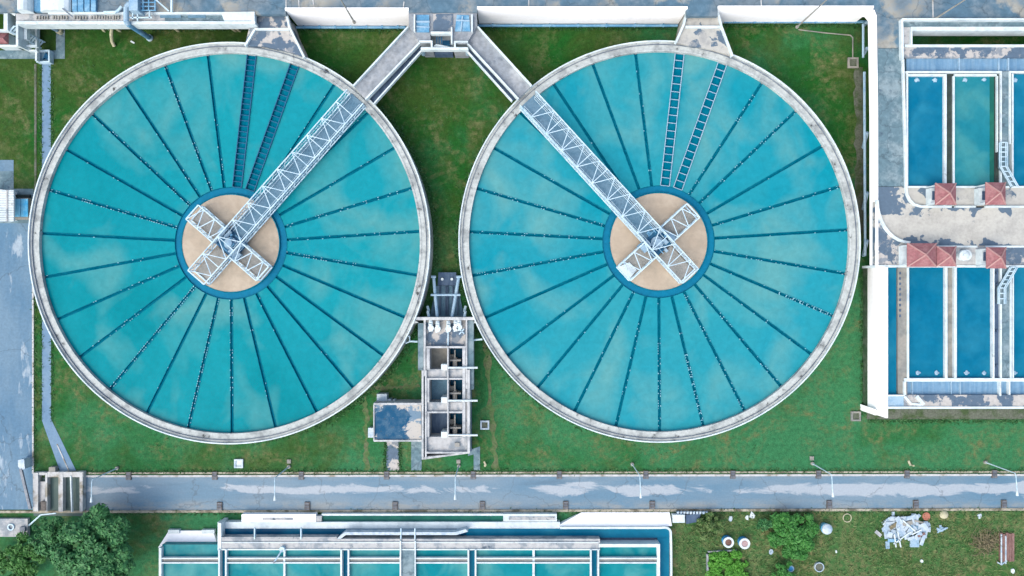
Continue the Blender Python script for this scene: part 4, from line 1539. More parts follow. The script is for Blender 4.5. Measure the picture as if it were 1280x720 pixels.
mb.rect(1109, 493.6, 1131, 495.4, 2.0, ZN + 0.2)
mb.rect(1130.2, 477, 1132.6, 493.5, 2.0, ZN + 0.25)
mb.rect(1109, 508.2, 1500, 511, 2.0, ZN + 0.1)
mb.rect(1249.8, 477, 1251.6, 495, 2.0, ZN + 0.1)
mb.rect(1261.4, 477, 1263, 493.5, 2.0, ZN + 0.1)
mb.build('wall', M['white'], lb)
pool(lb, 1108, 334, 1122, 494, ZN - 0.26, M['pool_blue'])
pool(lb, 1136, 334, 1182, 473, ZN - 0.26, M['pool_blue'])
pool(lb, 1196, 334, 1241, 473, ZN - 0.26, M['pool_blue'])
pool(lb, 1267, 334, 1500, 473, ZN - 0.26, M['pool_blue'])
MB().rect(1122.6, 334.5, 1134, 495, 2.0, ZN - 0.02).build('walkway', M['tan'], lb)
MB().rect(1252.6, 334.5, 1262.9, 473, 2.0, ZN - 0.05).build('walkway', M['grey_conc'], lb)
MB().rect(1184.6, 334.5, 1193, 473, 2.0, ZN - 0.35).build('gullet_cover', M['tan'], lb)
MB().rect(1243.4, 334.5, 1250.4, 473, 2.0, ZN - 0.2).build('dry_gullet', M['slate'], lb)
MB().rect(1132.6, 477, 1500, 493.5, 2.0, ZN - 0.35).build('channel', M['channel_blue'], lb)
mb = MB()
for x in (1140, 1189, 1200):
    mb.rect(x, 477.2, x + 0.9, 493.3, 2.0, ZN - 0.15)
mb.build_each('channel_divider', M['light_blue'], lb)
MB().rect(1109, 495.5, 1130, 508, 2.0, ZN - 0.05).build('walkway', M['light_blue'], lb)
MB().rect(1130, 493.6, 1500, 508.1, 2.0, ZN).build('walkway', M['patchy'], lb)
mb = MB()
mb.prib([(1131, 495.5), (1139, 505), (1152, 506)], 0.25, ZN, ZN + 0.1)
mb.prib([(1146, 495), (1155, 506)], 0.4, ZN, ZN + 0.2)
mb.build_each('loose_board', M['white'], lb)
for x in (1147, 1170.5, 1208, 1230, 1268):
    splash(lb, x, 467, False)
mb = MB()
for x, y0, y1 in ((1125.5, 340, 400), (1247, 340, 470)):
    for i in range(9):
        yy = y0 + (y1 - y0) * i / 9
        if random.random() < 0.7:
            mb.rect(x - 1, yy, x + 0.8, yy + 3, ZN - 1.0, ZN + 0.05)
mb.build_each('bolt', M['slate'], lb)
MB().rect(1108.6, 305, 1500, 331.3, 2.0, ZN - 0.04).build('platform', M['patchy'], lb)
MB().rect(1170, 309, 1232, 331.2, 3.0, ZN + 0.0).build('platform', M['pale_conc'], lb)
mb = MB()
mb.prib([(1172, 308.2), (1222, 308.2)], 0.22, ZN, ZN + 0.12)
mb.prib([(1232, 308.2), (1500, 308.2)], 0.22, ZN, ZN + 0.12)
mb.rect(1126.5, 307, 1134.5, 332, ZN, ZN + 0.5)
mb.rect(1226, 311, 1233.5, 331, ZN, ZN + 0.9)
mb.build_each('kerb_wall', M['white'], lb)
MB().rect(1229.5, 315, 1232.6, 326, ZN + 0.8, ZN + 0.96).build_each('cabinet_door', M['slate'], lb)
pipe_stairs(lb, [(1267, 334), (1252, 360), (1252, 380)], ZN + 0.5)

t = thing('storage_tank', 'round white domed water tank between the red pavilions', 'tank', P(1205.5, 319, ZN))
MB().cyl(P2(1205.5, 319, ZN + 0.5), 0.62, ZN, ZN + 0.9, 24).dome(P2(1205.5, 319, ZN + 0.9), 0.62, ZN + 0.9, 0.22, 24, 4).build('body', M['white'], t)
MB().cyl(P2(1205.5, 319, ZN + 1.1), 0.18, ZN + 1.05, ZN + 1.2, 14).build('lid', M['white'], t)


def pavilion(x0, y0, x1, y1, label, group, extra=None):
    zb = ZN + 2.1
    c = P((x0 + x1) / 2, (y0 + y1) / 2, zb)
    t = thing('pavilion', label, 'pavilion', (c.x, c.y, ZN), group)
    A, B, C, D = P(x0, y1, zb), P(x1, y1, zb), P(x1, y0, zb), P(x0, y0, zb)
    ap = c + Vector((0, 0, 0.8))
    q = MB()
    dn = Vector((0, 0, -0.10))
    q.add([A, B, C, D, ap, A + dn, B + dn, C + dn, D + dn],
          [(0, 1, 4), (1, 2, 4), (2, 3, 4), (3, 0, 4), (5, 6, 1, 0), (6, 7, 2, 1), (7, 8, 3, 2), (8, 5, 0, 3), (8, 7, 6, 5)])
    ro_ = q.build('roof', M['roof_red'], t)
    q = MB()
    for p in (A, B, C, D):
        q.bar(p + Vector((0, 0, 0.02)), ap + Vector((0, 0, 0.03)), 0.15, 0.07)
    q.build('ridge', M['roof_ridge'], ro_)
    for p in (A, B, C, D):
        v = c + (p - c) * 0.82
        MB().bar((v.x, v.y, ZN), (v.x, v.y, zb - 0.05), 0.14).build('post', M['white'], t)
    return t


G = 'red roofed pavilions on the filter basins'
pavilion(1169, 229, 1195, 256, 'red pavilion by the black gullet on the upper basin platform', G)
pavilion(1232, 228, 1257, 256, 'red pavilion by the zigzag stair on the upper basin platform', G)
pavilion(1134, 304, 1170.5, 333.5, 'largest red pavilion roof, at the end of the curved white kerb', G)
pavilion(1171.2, 308, 1195, 333, 'red pavilion joined to the right side of the largest one', G)
pavilion(1233, 309, 1257.5, 335.5, 'red pavilion right of the white domed tank', G)


# ------------------------------------------------------------------ south basin
ZS = 2.0
sb = thing('settling_basin', 'long white framed settling basin of teal cells at the bottom edge', 'water basin', P(520, 700, 0))
YB = 830
MB().prism([P2(198, YB, ZS), P2(840, YB, ZS), P2(840, 662, ZS), P2(276, 662, ZS), P2(276, 688, ZS), P2(198, 688, ZS)], 0, 0.7).build('base', M['slate'], sb)
# sloping white aprons on the road side


def apron(pix_low, zl, pix_hi, zh):
    """Sloping face: low edge and high edge as two pixel points each, closed underneath."""
    a, b = [P(*p, zl) for p in pix_low]
    c_, d_ = [P(*p, zh) for p in pix_hi]
    f = Vector((0, 0, -1))
    vs = [a, b, c_, d_, Vector((a.x, a.y, 0)), Vector((b.x, b.y, 0)), Vector((c_.x, c_.y, 0)), Vector((d_.x, d_.y, 0))]
    return MB().add(vs, [(0, 1, 2, 3)[::-1], (4, 5, 6, 7), (0, 4, 5, 1), (1, 5, 6, 2), (2, 6, 7, 3), (3, 7, 4, 0)])


apron([(211, 663.5), (266, 663.5)], 0.25, [(273, 684.5), (197.5, 684.5)], 0.95).build('apron', M['white_wall'], sb)
MB().rect(210, 662.5, 224, 667, 0, 0.5).rect(252, 662.5, 268, 667, 0, 0.52).build_each('buttress', M['white'], sb)
apron([(727, 640.5), (837, 640.5)], 0.2, [(840, 657.5), (697, 657.5)], 0.9).build('apron', M['white_wall'], sb)
MB().rect(302, 643.0, 395, 652.4, 0, 0.9).build('apron', M['white_wall'], sb)
MB().rect(328, 647.2, 366, 650.4, 0.8, 0.95).build('vent_grille', M['pale_conc'], sb)
MB().rect(395, 645, 402, 652, 0, 0.8).build('sump', M['pale_conc'], sb)
# green trough
MB().prism([P2(402, 652.4, 0.5), P2(629, 652.4, 0.5), P2(629, 644, 0.5), P2(402, 644, 0.5)], 0, 0.5).build('green_trough', M['green_water'], sb)
MB().prib([(402, 643.4), (630, 643.4)], 0.24, 0, 0.6).rect(629, 642.5, 696, 652, 0, 0.8).build('trough_wall', M['white'], sb)
MB().rect(636, 646, 694, 650.3, 0.5, 0.86).build('trough_slab', M['pale_conc'], sb)
# main walkway
MB().rect(272, 652.6, 700, 660.8, 0, 0.85).build('north_walkway', M['white'], sb)
MB().rect(272, 654, 276.5, 688, 0, ZS + 0.04).build('cross_wall', M['white'], sb)
# channel behind it
pool_ = MB().prism([P2(276, 673, ZS), P2(582, 673, ZS), P2(582, 664.8, ZS), P2(276, 664.8, ZS)], 0.7, 0.95)
pool_.build('channel_water', M['navy_water'], sb)
pool_ = MB().prism([P2(582.2, 676, ZS), P2(839, 676, ZS), P2(839, 662.6, ZS), P2(700.5, 662.6, ZS), P2(700, 664.8, ZS), P2(582.2, 664.8, ZS)], 0.7, 0.95)
pool_.build('channel_water', M['pool_blue'], sb)
pool_ = MB().prism([P2(824, YB, ZS), P2(839, YB, ZS), P2(839, 676.2, ZS), P2(824, 676.2, ZS)], 0.7, 0.95)
pool_.build('channel_water', M['pool_blue'], sb)
MB().poly([(421, 673.5), (430.5, 665.2), (569, 665.2), (582, 661.5), (585, 664.5), (570.5, 668.8), (432, 668.8), (426, 673.5)], 0.9, ZS - 0.05).build('skew_walkway', M['sheet'], sb)
MB().rect(276.6, 671.5, 421, 674, 0.9, ZS - 0.02).build('skew_walkway', M['pale_conc'], sb)
# concrete walkway band
MB().rect(276, 673.6, 750, 686.5, 0.7, ZS).build('walkway', M['pale_conc'], sb)
mb = MB()
mb.prib([(277, 678.2), (748, 678.2)], 0.10, ZS, ZS + 0.12)
mb.prib([(277, 687), (750, 687)], 0.14, ZS - 0.3, ZS + 0.1)
mb.build_each('rail', M['white'], sb)
mb = MB()
for x in (376, 501, 518.5, 318):
    mb.prib([(x, 660.5), (x, 674)], 0.13, ZS - 0.2, ZS + 0.1)
mb.build_each('footbridge_rail', M['steel'], sb)
# cells
mb = MB()
xs_pairs = ((272.8, 274.6), (281.2, 283.2), (425.4, 427.4), (434.4, 436.4), (584.4, 586.4), (593.4, 595.4), (737.6, 739.6), (747, 749))
for a, b in xs_pairs:
    mb.rect(a, 687, b, YB, 0.7, ZS + 0.2)
mb.rect(198.5, 685, 201.6, YB, 0, ZS + 0.2)
mb.rect(354.2, 687, 356.6, YB, 0.7, ZS)
mb.rect(665.6, 687, 668.4, YB, 0.7, ZS)
mb.rect(821.5, 680, 825, YB, 0.7, ZS + 0.2)
for (x0, x1) in ((201, 273), (283, 426), (436, 501), (519, 585), (595, 738), (749, 822)):
    for y in (697.3, 702.9):
        mb.rect(x0, y, x1, y + 1.5, 0.7, ZS + 0.15)
mb.rect(202, 684.8, 272.5, 687, 0, 1.1)
mb.rect(748.5, 680, 824, 684, 0.7, ZS + 0.12)
mb.build('wall', M['white'], sb)
MB().rect(501, 686.8, 519, YB, 0.7, ZS + 0.02).build('cross_walkway', M['grey_conc'], sb)
mb = MB().rect(499.6, 676, 501.4, YB, 0.7, ZS + 0.25)
mb.rect(518.2, 676, 519.6, YB, 0.7, ZS + 0.25)
mb.build_each('cross_rail', M['white'], sb)
for a, b in ((274.4, 281.4), (427.2, 434.6), (586.2, 593.6), (739.4, 747.2)):
    MB().rect(a, 687.2, b, YB, 0.7, ZS - 0.6, ZS).build('gap_channel', M['pool_blue'], sb)
for (x0, x1) in ((201, 273), (283, 355), (356, 426), (436, 500), (519, 585), (595, 667), (668, 738), (749, 822)):
    a = MB().prism([P2(x0, YB, ZS), P2(x1, YB, ZS), P2(x1, 703, ZS), P2(x0, 703, ZS)], 0.7, ZS - 0.3)
    a.build('water', M['pool_sea'], sb)
    a = MB().prism([P2(x0, 697.5, ZS), P2(x1, 697.5, ZS), P2(x1, 682, ZS), P2(x0, 682, ZS)], 0.7, ZS - 0.34)
    a.build('water', M['pool_sea'], sb)
    a = MB().prism([P2(x0, 703, ZS), P2(x1, 703, ZS), P2(x1, 698, ZS), P2(x0, 698, ZS)], 0.7, ZS - 0.05)
    a.build('gutter', M['grating'], sb)
# east wall with rounded corner
mb = MB()
pts = [(700, 659.9), (825, 659.9)] + [(831 + 7.5 * math.sin(a), 666 - 6.5 * math.cos(a)) for a in [math.radians(18 * i) for i in range(6)]] + [(839, 690), (839.5, YB)]
mb.prib(pts, 0.26, 0, 1.2)
mb.build('east_wall', M['white'], sb)
# small crane stay on the walkway
t = thing('davit_arm', 'white slanted davit arm on the settling basin walkway', 'davit', P(354, 684, ZS))
mb = MB()
mb.bar(P(355, 684, ZS + 0.3), P(343.5, 701.5, ZS + 1.1), 0.16)
mb.cyl(P2(354, 685, ZS), 0.32, ZS, ZS + 0.5, 10)
mb.build('arm', M['steel'], t)
MB().cyl(P2(343, 702, ZS + 1.0), 0.16, ZS + 0.8, ZS + 1.15, 8).build('hook', M['dark_steel'], t)


# ------------------------------------------------------------------ canal crossing at bottom left
cc_ = thing('canal_crossing', 'cream concrete beams over a murky canal at the left end of the road', 'canal crossing', P(72, 615, 0))
MB().rect(42, 597, 103.5, 645, 0, 0.045).build('canal_water', M['canal'], cc_)
mb = MB()
for x0, x1 in ((41, 47.5), (56.5, 59), (73, 78.5), (99.5, 103.2)):
    mb.rect(x0, 591, x1, 639.5, 0, 0.7)
mb.rect(48, 590.5, 56, 594, 0, 0.6)
mb.rect(59, 590, 104, 596.5, 0, 0.65)
mb.build('beam', M['kerb_white'], cc_)
mb = MB()
mb.rect(47.6, 602, 56.4, 627, 0, 0.4)
mb.build('gate_slab', M['pale_conc'], cc_)
MB().rect(51, 627, 57.5, 638.5, 0, 0.75).build('gate_motor', M['drain'], cc_)
MB().rect(61, 584, 69, 590, 0, 0.6).build('concrete_block', M['tan'], cc_)
mb = MB().prib([(88, 595), (89.5, 640)], 0.14, 0.5, 0.75)
mb.build('walk_pipe', M['white'], cc_)

t = thing('barrier_arm', 'dark slanting barrier arm with a white box beside the side road', 'barrier', P(38, 630, 0))
MB().bar(P(26, 586, 1.5), P(38, 636, 1.0), 0.32, 0.22).build('arm', M['dark_steel'], t)
MB().poly([(22.5, 575), (30, 574), (31, 586), (26, 588), (22.5, 583)], 0, 1.5).build('box', M['sheet'], t)

t = thing('valve_slab', 'pale concrete slab with round hatch below the side road', 'concrete slab', P(15, 658, 0))
MB().rect(-60, 648.5, 34.5, 671, 0, 0.4).build('slab', M['pale_conc'], t)
MB().ring(P2(17.5, 657), 0.28, 0.42, 0.35, 0.6, 16).build('hatch_ring', M['steel'], t)
MB().rect(24.5, 659, 31, 664.5, 0.3, 0.7).build('pump', M['dark_steel'], t)

# ------------------------------------------------------------------ street lamps along the road
def lamp_parts(h, arm, root):
    """A lamp at the origin: pole up, arm toward -y."""
    MB().cyl((0, 0), 0.22, 0, 0.25, 12).build('base', M['grating'], root)
    MB().tube((0, 0, 0.2), (0, 0, h), 0.085, 8, 0.055).build('pole', M['steel'], root)
    q = MB()
    q.path([(0, 0, h - 0.02), (0, -0.25, h + 0.12), (0, -arm, h + 0.2)], 0.05, 8)
    q.build('arm', M['steel'], root)
    q = MB()
    q.tube((0, -arm + 0.1, h + 0.19), (0, -arm - 0.5, h + 0.2), 0.08, 8, 0.16)
    q.build('lamp_head', M['white'], root)


lamps = [((147, 585), 'white street lamp nearest the big dark tree'), ((361.5, 583), 'white street lamp north of the grille on the settling basin'),
         ((573.5, 582), 'white street lamp below the outlet channel'), ((790, 580), 'white street lamp below the right tank'),
         ((1015, 579), 'white street lamp above the round green bush'), ((1231, 577.5), 'white street lamp at the right end of the road')]
g_l = 'street lamps along the road'
root = thing('street_lamp', lamps[0][1], 'street lamp', (0, 0, 0), g_l)
lamp_parts(5.2, 2.1, root)
ch = kids(root)
for i, (p, lb_) in enumerate(lamps):
    loc = P(*p, 0)
    if i == 0:
        root.location = loc
    else:
        dup(root, loc, random.uniform(-0.06, 0.06), lb_, g_l, ch)
# footing pads
for x, y, lb_ in ((361, 577, 'small pale square pad beside the lamp north of the basin grille'), (573, 577, 'small pale square pad beside the lamp below outlet channel'),
                  (1015, 573, 'small pale green pad beside the lamp above the bush')):
    o = MB().rect(x - 2.4, y - 2.4, x + 2.4, y + 2.4, 0, 0.15).build('concrete_pad', M['tan'])
    tag(o, lb_, 'concrete pad')
# tall masts on the north deck
mast_root = None
masts = [((443, 28, ZN), 'tall grey lamp mast on the white wall above left tank'), ((996, 34, 2.0), 'tall grey lamp mast beside the wall above right tank'),
         ((1168, 24, ZN), 'tall grey lamp mast at the rail above the upper filter basin')]
for i, ((x, y, z), lb_) in enumerate(masts):
    loc = P(x, y, z)
    if i == 0:
        mast_root = thing('lamp_mast', lb_, 'lamp mast', (0, 0, 0), 'tall lamp masts by the north deck')
        MB().tube((0, 0, 0), (0, 0, 8.5), 0.1, 8, 0.06).build('pole', M['grating'], mast_root)
        MB().cyl((0, 0), 0.2, 0, 0.2, 10).build('base', M['grating'], mast_root)
        MB().bar((0, 0, 8.4), (0.8, 0, 8.6), 0.18, 0.1).build('lamp_head', M['white'], mast_root)
        mch = kids(mast_root)
        mast_root.location = loc
    else:
        dup(mast_root, loc, 0, lb_, 'tall lamp masts by the north deck', mch)
t = thing('lamp_pole', 'white slanted lamp pole beside the pale slab and the big tree', 'street lamp', P(35, 656, 0))
MB().tube(P(36, 657, 0.2), P(51, 643.5, 3.0), 0.1, 8).build('pole', M['steel'], t)
MB().bar(P(51, 643.5, 3.0), P(70, 641.5, 3.1), 0.12).build('arm', M['steel'], t)

# drain blocks across the kerbs
ordw = ['first', 'second', 'third', 'fourth', 'fifth', 'sixth', 'seventh', 'eighth', 'ninth', 'tenth', 'eleventh']
first = None
dch = None
def drain(x, y, lab, grp, ln):
    global first, dch
    loc = P(x, y, 0)
    if first is None:
        first = thing('drain_inlet', lab, 'drain', (0, 0, 0), grp)
        q = MB()
        q.prism([(-0.32, -0.5), (0.32, -0.5), (0.32, 0.5), (-0.32, 0.5)], 0, 0.2)
        q.build('frame', M['drain'], first)
        q = MB()
        for i in range(5):
            q.prism([(-0.25, -0.42 + i * 0.19), (0.25, -0.42 + i * 0.19), (0.25, -0.34 + i * 0.19), (-0.25, -0.34 + i * 0.19)], 0.19, 0.23)
        q.build('grate', M['dark_steel'], first)
        dch = kids(first)
        first.location = loc
    else:
        dup(first, loc, 0, lab, grp, dch)


for i, x in enumerate((161.5, 269, 377, 483.5, 591.5, 699, 807, 915.5, 1022.5, 1133, 1242)):
    drain(x, 594.5 - (x - 161) * 0.0022, f'{ordw[i]} dark drain block from the left along the north kerb', 'drain blocks in the north kerb', 1)
for i, x in enumerate((275, 384.5, 494, 603, 707, 815, 1036, 1144, 1254)):
    drain(x, 632.8 - (x - 161) * 0.0028, f'{ordw[i]} dark drain block from the left along the south kerb', 'drain blocks in the south kerb', 1)

for (x, y, w_, lb_) in ((299, 579, 4.5, 'small white lidded box on the lawn under the left tank'),
                        (1065.5, 79, 5.5, 'pale square manhole near the gravel strip right of the right tank'),
                        (1069, 520, 5, 'pale square manhole by the lower basin west wall'),
                        (606, 531, 4.6, 'blue grey square manhole right of the outlet channel')):
    t = thing('manhole', lb_, 'manhole', P(x, y, 0))
    a = [P2(x - w_, y - w_), P2(x + w_, y - w_), P2(x + w_, y + w_), P2(x - w_, y + w_)]
    MB().ribbon(a, 0.2, 0, 0.25, True).build('frame', M['sheet'] if w_ < 5 else M['tan'], t)
    MB().prism([P2(x - w_ + 1, y - w_ + 1), P2(x + w_ - 1, y - w_ + 1), P2(x + w_ - 1, y + w_ - 1), P2(x - w_ + 1, y + w_ - 1)], 0, 0.12).build('lid', M['white'] if w_ == 4.5 else M['gravel'], t)
t = MB().path([P(998, 37, 0.08), P(1030, 41, 0.08), P(1063, 44, 0.08), P(1066, 47, 0.08), P(1066, 74, 0.08)], 0.07, 6).build('ground_pipe', M['tan'])
tag(t, 'thin tan pipe running over the lawn to the manhole', 'pipe')
t = MB().cyl(P2(1137, 580), 0.12, 0, 0.9, 8).bar(P(1135.5, 576, 0.9), P(1138, 582, 0.9), 0.2, 0.12).build('marker_post', M['cream'])
tag(t, 'short cream marker post by the road right of the lamp', 'post')
t = MB().cyl(P2(606.5, 580), 0.14, 0, 0.9, 8).bar(P(605, 577, 0.9), P(607.5, 582, 0.9), 0.2, 0.12).build('marker_post', M['cream'])
tag(t, 'short cream marker post by the road below the outlet channel', 'post')


# ------------------------------------------------------------------ trees and plants
def leaves(center, blobs, count, size, seed, flat=0.5):
    """Leaf quads over the outer shell of several clumps: (dx, dy, z, r)."""
    rg_ = np.random.default_rng(seed)
    vs, fs = [], []
    wts = np.array([b[3] ** 2 for b in blobs])
    wts = wts / wts.sum()
    pick = rg_.choice(len(blobs), count, p=wts)
    for i in range(count):
        bx, by, bz, br = blobs[pick[i]]
        u = rg_.normal(size=3)
        u /= np.linalg.norm(u)
        if u[2] < -0.35:
            u[2] = -u[2]
        rr = br * (0.55 + 0.5 * rg_.random() ** 0.6)
        p = np.array([center[0] + bx + u[0] * rr, center[1] + by + u[1] * rr, bz + u[2] * rr * 0.75])
        nrm = u * 0.55 + rg_.normal(size=3) * 0.45 + np.array([0, 0, flat])
        nrm /= np.linalg.norm(nrm)
        a = np.cross(nrm, rg_.normal(size=3))
        a /= np.linalg.norm(a)
        b = np.cross(nrm, a)
        s = size * rg_.uniform(0.5, 1.6)
        n = len(vs)
        tip = p + a * s
        vs += [tuple(p - a * s * 0.8), tuple(p + b * s * 0.42), tuple(tip), tuple(p - b * s * 0.42)]
        fs.append((n, n + 1, n + 2, n + 3))
    mb = MB()
    mb.v, mb.f = vs, fs
    return mb


def tree(cpx, cpy, rad, ht, nblob, count, size, m, label, seed, name='tree', cat='tree', group=None, sx=1.0):
    rg_ = np.random.default_rng(seed)
    zc = ht * 0.62
    c = P(cpx, cpy, zc)
    t = thing(name, label, cat, (c.x, c.y, 0), group)
    bl = [(0, 0, zc, rad * 0.38)]
    for i in range(nblob):
        a = 2 * math.pi * (i * 0.618) + rg_.uniform(-0.3, 0.3)
        q = rad * (0.22 + 0.66 * math.sqrt((i + 0.5) / nblob)) * rg_.uniform(0.80, 1.13)
        bz = zc + (ht * 0.34) * (1 - (q / rad) ** 1.6) * rg_.uniform(0.3, 1.1) - 0.1 * rad
        bl.append((math.cos(a) * q * sx, math.sin(a) * q, bz + rg_.uniform(-0.25, 0.3), rad * rg_.uniform(0.10, 0.24)))
    leaves((c.x, c.y), bl, count, size, seed + 1).build('crown', m, t)
    tr = MB()
    tr.tube((c.x, c.y, 0), (c.x, c.y, zc * 0.6), max(0.08, rad * 0.05), 10, rad * 0.035)
    for b in bl[1:]:
        tr.tube((c.x, c.y, zc * random.uniform(0.35, 0.6)), (c.x + b[0] * 0.85, c.y + b[1] * 0.85, b[2]), rad * 0.022, 6, rad * 0.008)
    tr.build('trunk', M['bark'], t)
    return t


tree(117, 693, 5.4, 7.5, 44, 16000, 0.27, M['leaf_dark'], 'big dark green tree over the left end of the road', 11)
tree(64, 672, 2.7, 5.0, 20, 4200, 0.24, M['leaf_dark'], 'smaller green tree left of the big dark tree', 21)
tree(24, 703, 3.1, 3.0, 26, 3600, 0.22, M['leaf_light'], 'light yellow green bush in the bottom left corner', 31, 'bush', 'bush')
tree(992, 668, 3.15, 1.7, 34, 6500, 0.23, M['leaf_mid'], 'round bright green bush beside the pale blue drum lid', 41, 'bush', 'bush')
tree(887, 657, 1.8, 1.4, 16, 2400, 0.2, M['leaf_weed'], 'loose pale green bush above the two blue drums', 51, 'bush', 'bush')
tree(978, 716, 1.6, 1.8, 12, 1600, 0.2, M['leaf_mid'], 'small dark green shrub below the round bush', 61, 'bush', 'bush')
tree(955, 655, 0.9, 1.7, 10, 900, 0.2, M['leaf_dark'], 'narrow grey green shrub left of the round bush', 71, 'bush', 'bush')

# bright green bed
bd = thing('plant_bed', 'square bed of bright green plants below the blue drums', 'plant bed', P(908, 706, 0))
bl = []
for i in range(70):
    p = P(random.uniform(887, 925 + 0), random.uniform(690, 745), 0)
    bl.append((p.x, p.y, 0.35, random.uniform(0.35, 0.6)))
for i in range(16):
    p = P(random.uniform(920, 936), random.uniform(700, 745), 0)
    bl.append((p.x, p.y, 0.3, random.uniform(0.3, 0.5)))
leaves((0, 0), bl, 7000, 0.17, 81, 0.8).build('leaves', M['leaf_bright'], bd)
MB().prib([(884.5, 693), (885, 745)], 0.22, 0, 0.35).prib([(885, 690), (921, 688)], 0.14, 0, 0.3).build('edging', M['pale_conc'], bd)

# weeds: uncountable tufts on the rough ground
vs, fs = [], []
for i in range(15000):
    px, py = rng.uniform(842, 1300), rng.uniform(640, 740)
    dens = 0.5 + 0.5 * math.sin(px * 0.045 + 1.3 * math.sin(py * 0.06)) * math.cos(py * 0.075 + px * 0.013)
    if rng.random() > 0.25 + 0.75 * dens:
        continue
    p = P(px, py, 0.02)
    a = rng.uniform(0, 2 * math.pi)
    s = rng.uniform(0.10, 0.26)
    lx, ly = math.cos(a), math.sin(a)
    hgt = rng.uniform(0.1, 0.35)
    n = len(vs)
    vs += [(p.x - ly * s * 0.28, p.y + lx * s * 0.28, 0.02), (p.x + ly * s * 0.28, p.y - lx * s * 0.28, 0.02),
           (p.x + lx * s * 1.4 + ly * s * 0.1, p.y + ly * s * 1.4 - lx * s * 0.1, hgt), (p.x + lx * s * 1.5, p.y + ly * s * 1.5, hgt)]
    fs.append((n, n + 1, n + 2, n + 3))
mb = MB()
mb.v, mb.f = vs, fs
tag(mb.build('weeds', M['leaf_weed']), 'rough weeds covering the ground in the bottom right', None, None, 'stuff')


vs, fs = [], []


def tuft(x, y, smin=0.10, smax=0.26):
    a = rng.uniform(0, 2 * math.pi)
    s_ = rng.uniform(smin, smax)
    lx, ly = math.cos(a), math.sin(a)
    hgt = rng.uniform(0.08, 0.3)
    n = len(vs)
    vs.extend([(x - ly * s_ * 0.4, y + lx * s_ * 0.4, 0.01), (x + ly * s_ * 0.4, y - lx * s_ * 0.4, 0.01),
               (x + lx * s_ * 1.4 + ly * s_ * 0.15, y + ly * s_ * 1.4 - lx * s_ * 0.15, hgt), (x + lx * s_ * 1.5, y + ly * s_ * 1.5, hgt)])
    fs.append((n, n + 1, n + 2, n + 3))


for cc0 in (cL, cR):
    for i in range(5200):
        a = rng.uniform(0, 2 * math.pi)
        q = 24.05 + abs(rng.normal(0, 0.35))
        tuft(cc0.x + math.cos(a) * q, cc0.y + math.sin(a) * q)
for (x0, y0, x1, y1, n_, sd) in ((104, 589.5, 1300, 588, 2600, 1.3), (104, 641.5, 1300, 638.5, 2200, 1.6), (65, 80, 65.5, 525, 700, 1.2), (51.5, 80, 51.5, 525, 700, 1.2),
                                 (44, 280, 44, 590, 500, 1.2), (1077, 335, 1079, 522, 700, 1.5), (1085, 526, 1300, 526, 700, 1.5), (360, 37, 512, 37, 500, 1.5),
                                 (600, 35, 850, 35, 700, 1.5), (900, 32, 1080, 32, 600, 1.5), (90, 36, 310, 36, 600, 1.5), (482, 552, 482, 587, 150, 1), (500, 552, 500, 587, 150, 1)):
    for i in range(n_):
        f_ = rng.random()
        p = P(x0 + (x1 - x0) * f_ + rng.normal(0, sd), y0 + (y1 - y0) * f_ + rng.normal(0, sd), 0)
        tuft(p.x, p.y, 0.08, 0.2)
for i in range(9000):
    p = P(rng.uniform(-10, 1290), rng.uniform(30, 592), 0)
    if 20 * math.sin(p.x * 0.31 + 2 * math.sin(p.y * 0.23)) * math.cos(p.y * 0.27 - p.x * 0.1) > 6:
        if (Vector((p.x, p.y)) - cL).length > 24.1 and (Vector((p.x, p.y)) - cR).length > 24.1 and p.x < 42 and not (p.x < -54):
            tuft(p.x, p.y, 0.06, 0.16)
mb = MB()
mb.v, mb.f = vs, fs
tag(mb.build('grass_tufts', M['leaf_lawn']), 'ragged grass tufts along walls, kerbs and lawn', None, None, 'stuff')


# ------------------------------------------------------------------ yard objects bottom right
def drum(x, y, top_m, label, h=1.0, r_=0.62):
    c = P(x, y, h)
    t = thing('drum', label, 'drum', (c.x, c.y, 0), 'open blue drums')
    MB().cyl(c, r_ * 0.94, 0, h - 0.02, 24, r_).ring(c, r_ - 0.02, r_ + 0.03, 0.4, 0.48, 24).build('body', M['drum_blue'], t)
    MB().ring(c, r_ * 0.68, r_ + 0.05, h - 0.1, h + 0.06, 28).build('rim', M['white'], t)
    MB().cyl(c, r_ * 0.7, h - 0.2, h - 0.01, 24).build('soil', top_m, t)


drum(910.5, 678, M['soil'], 'left blue drum with dark brown soil inside its white rim')
drum(930.8, 679.5, M['pink_soil'], 'right blue drum with pinkish grey soil inside its white rim')
t = thing('water_jar', 'pale blue round lidded jar right of the round bush', 'jar', P(1033, 661, 0))
MB().cyl(P2(1033, 661, 0.8), 0.52, 0, 0.8, 24, 0.66).build('body', M['cover_blue'], t)
MB().cyl(P2(1034, 661.5, 0.9), 0.66, 0.8, 0.9, 24).dome(P2(1034, 661.5, 0.9), 0.64, 0.9, 0.2, 24, 4).build('lid', M['sheet'], t)
o = MB().ring(P2(1058.5, 647), 0.46, 0.56, 0.02, 0.14, 28).build('tyre_ring', M['cream'])
tag(o, 'thin pale ring lying on the grass right of the round bush', 'ring')
o = MB().cyl(P2(1157, 645), 0.42, 0.02, 0.16, 20, 0.5).build('coral_basin', M['coral'])
tag(o, 'coral coloured basin upside down on the grass', 'basin')
o = MB().dome(P2(1179.5, 643), 0.55, 0.02, 0.35, 20, 5).build('cream_pot', M['cream'])
tag(o, 'cream round pot right of the coral basin', 'pot')
t = thing('bowl', 'white bowl half filled with earth near the bottom edge', 'bowl', P(1023, 708, 0))
MB().ring(P2(1023, 708), 0.5, 0.6, 0, 0.3, 24).build('rim', M['sheet'], t)
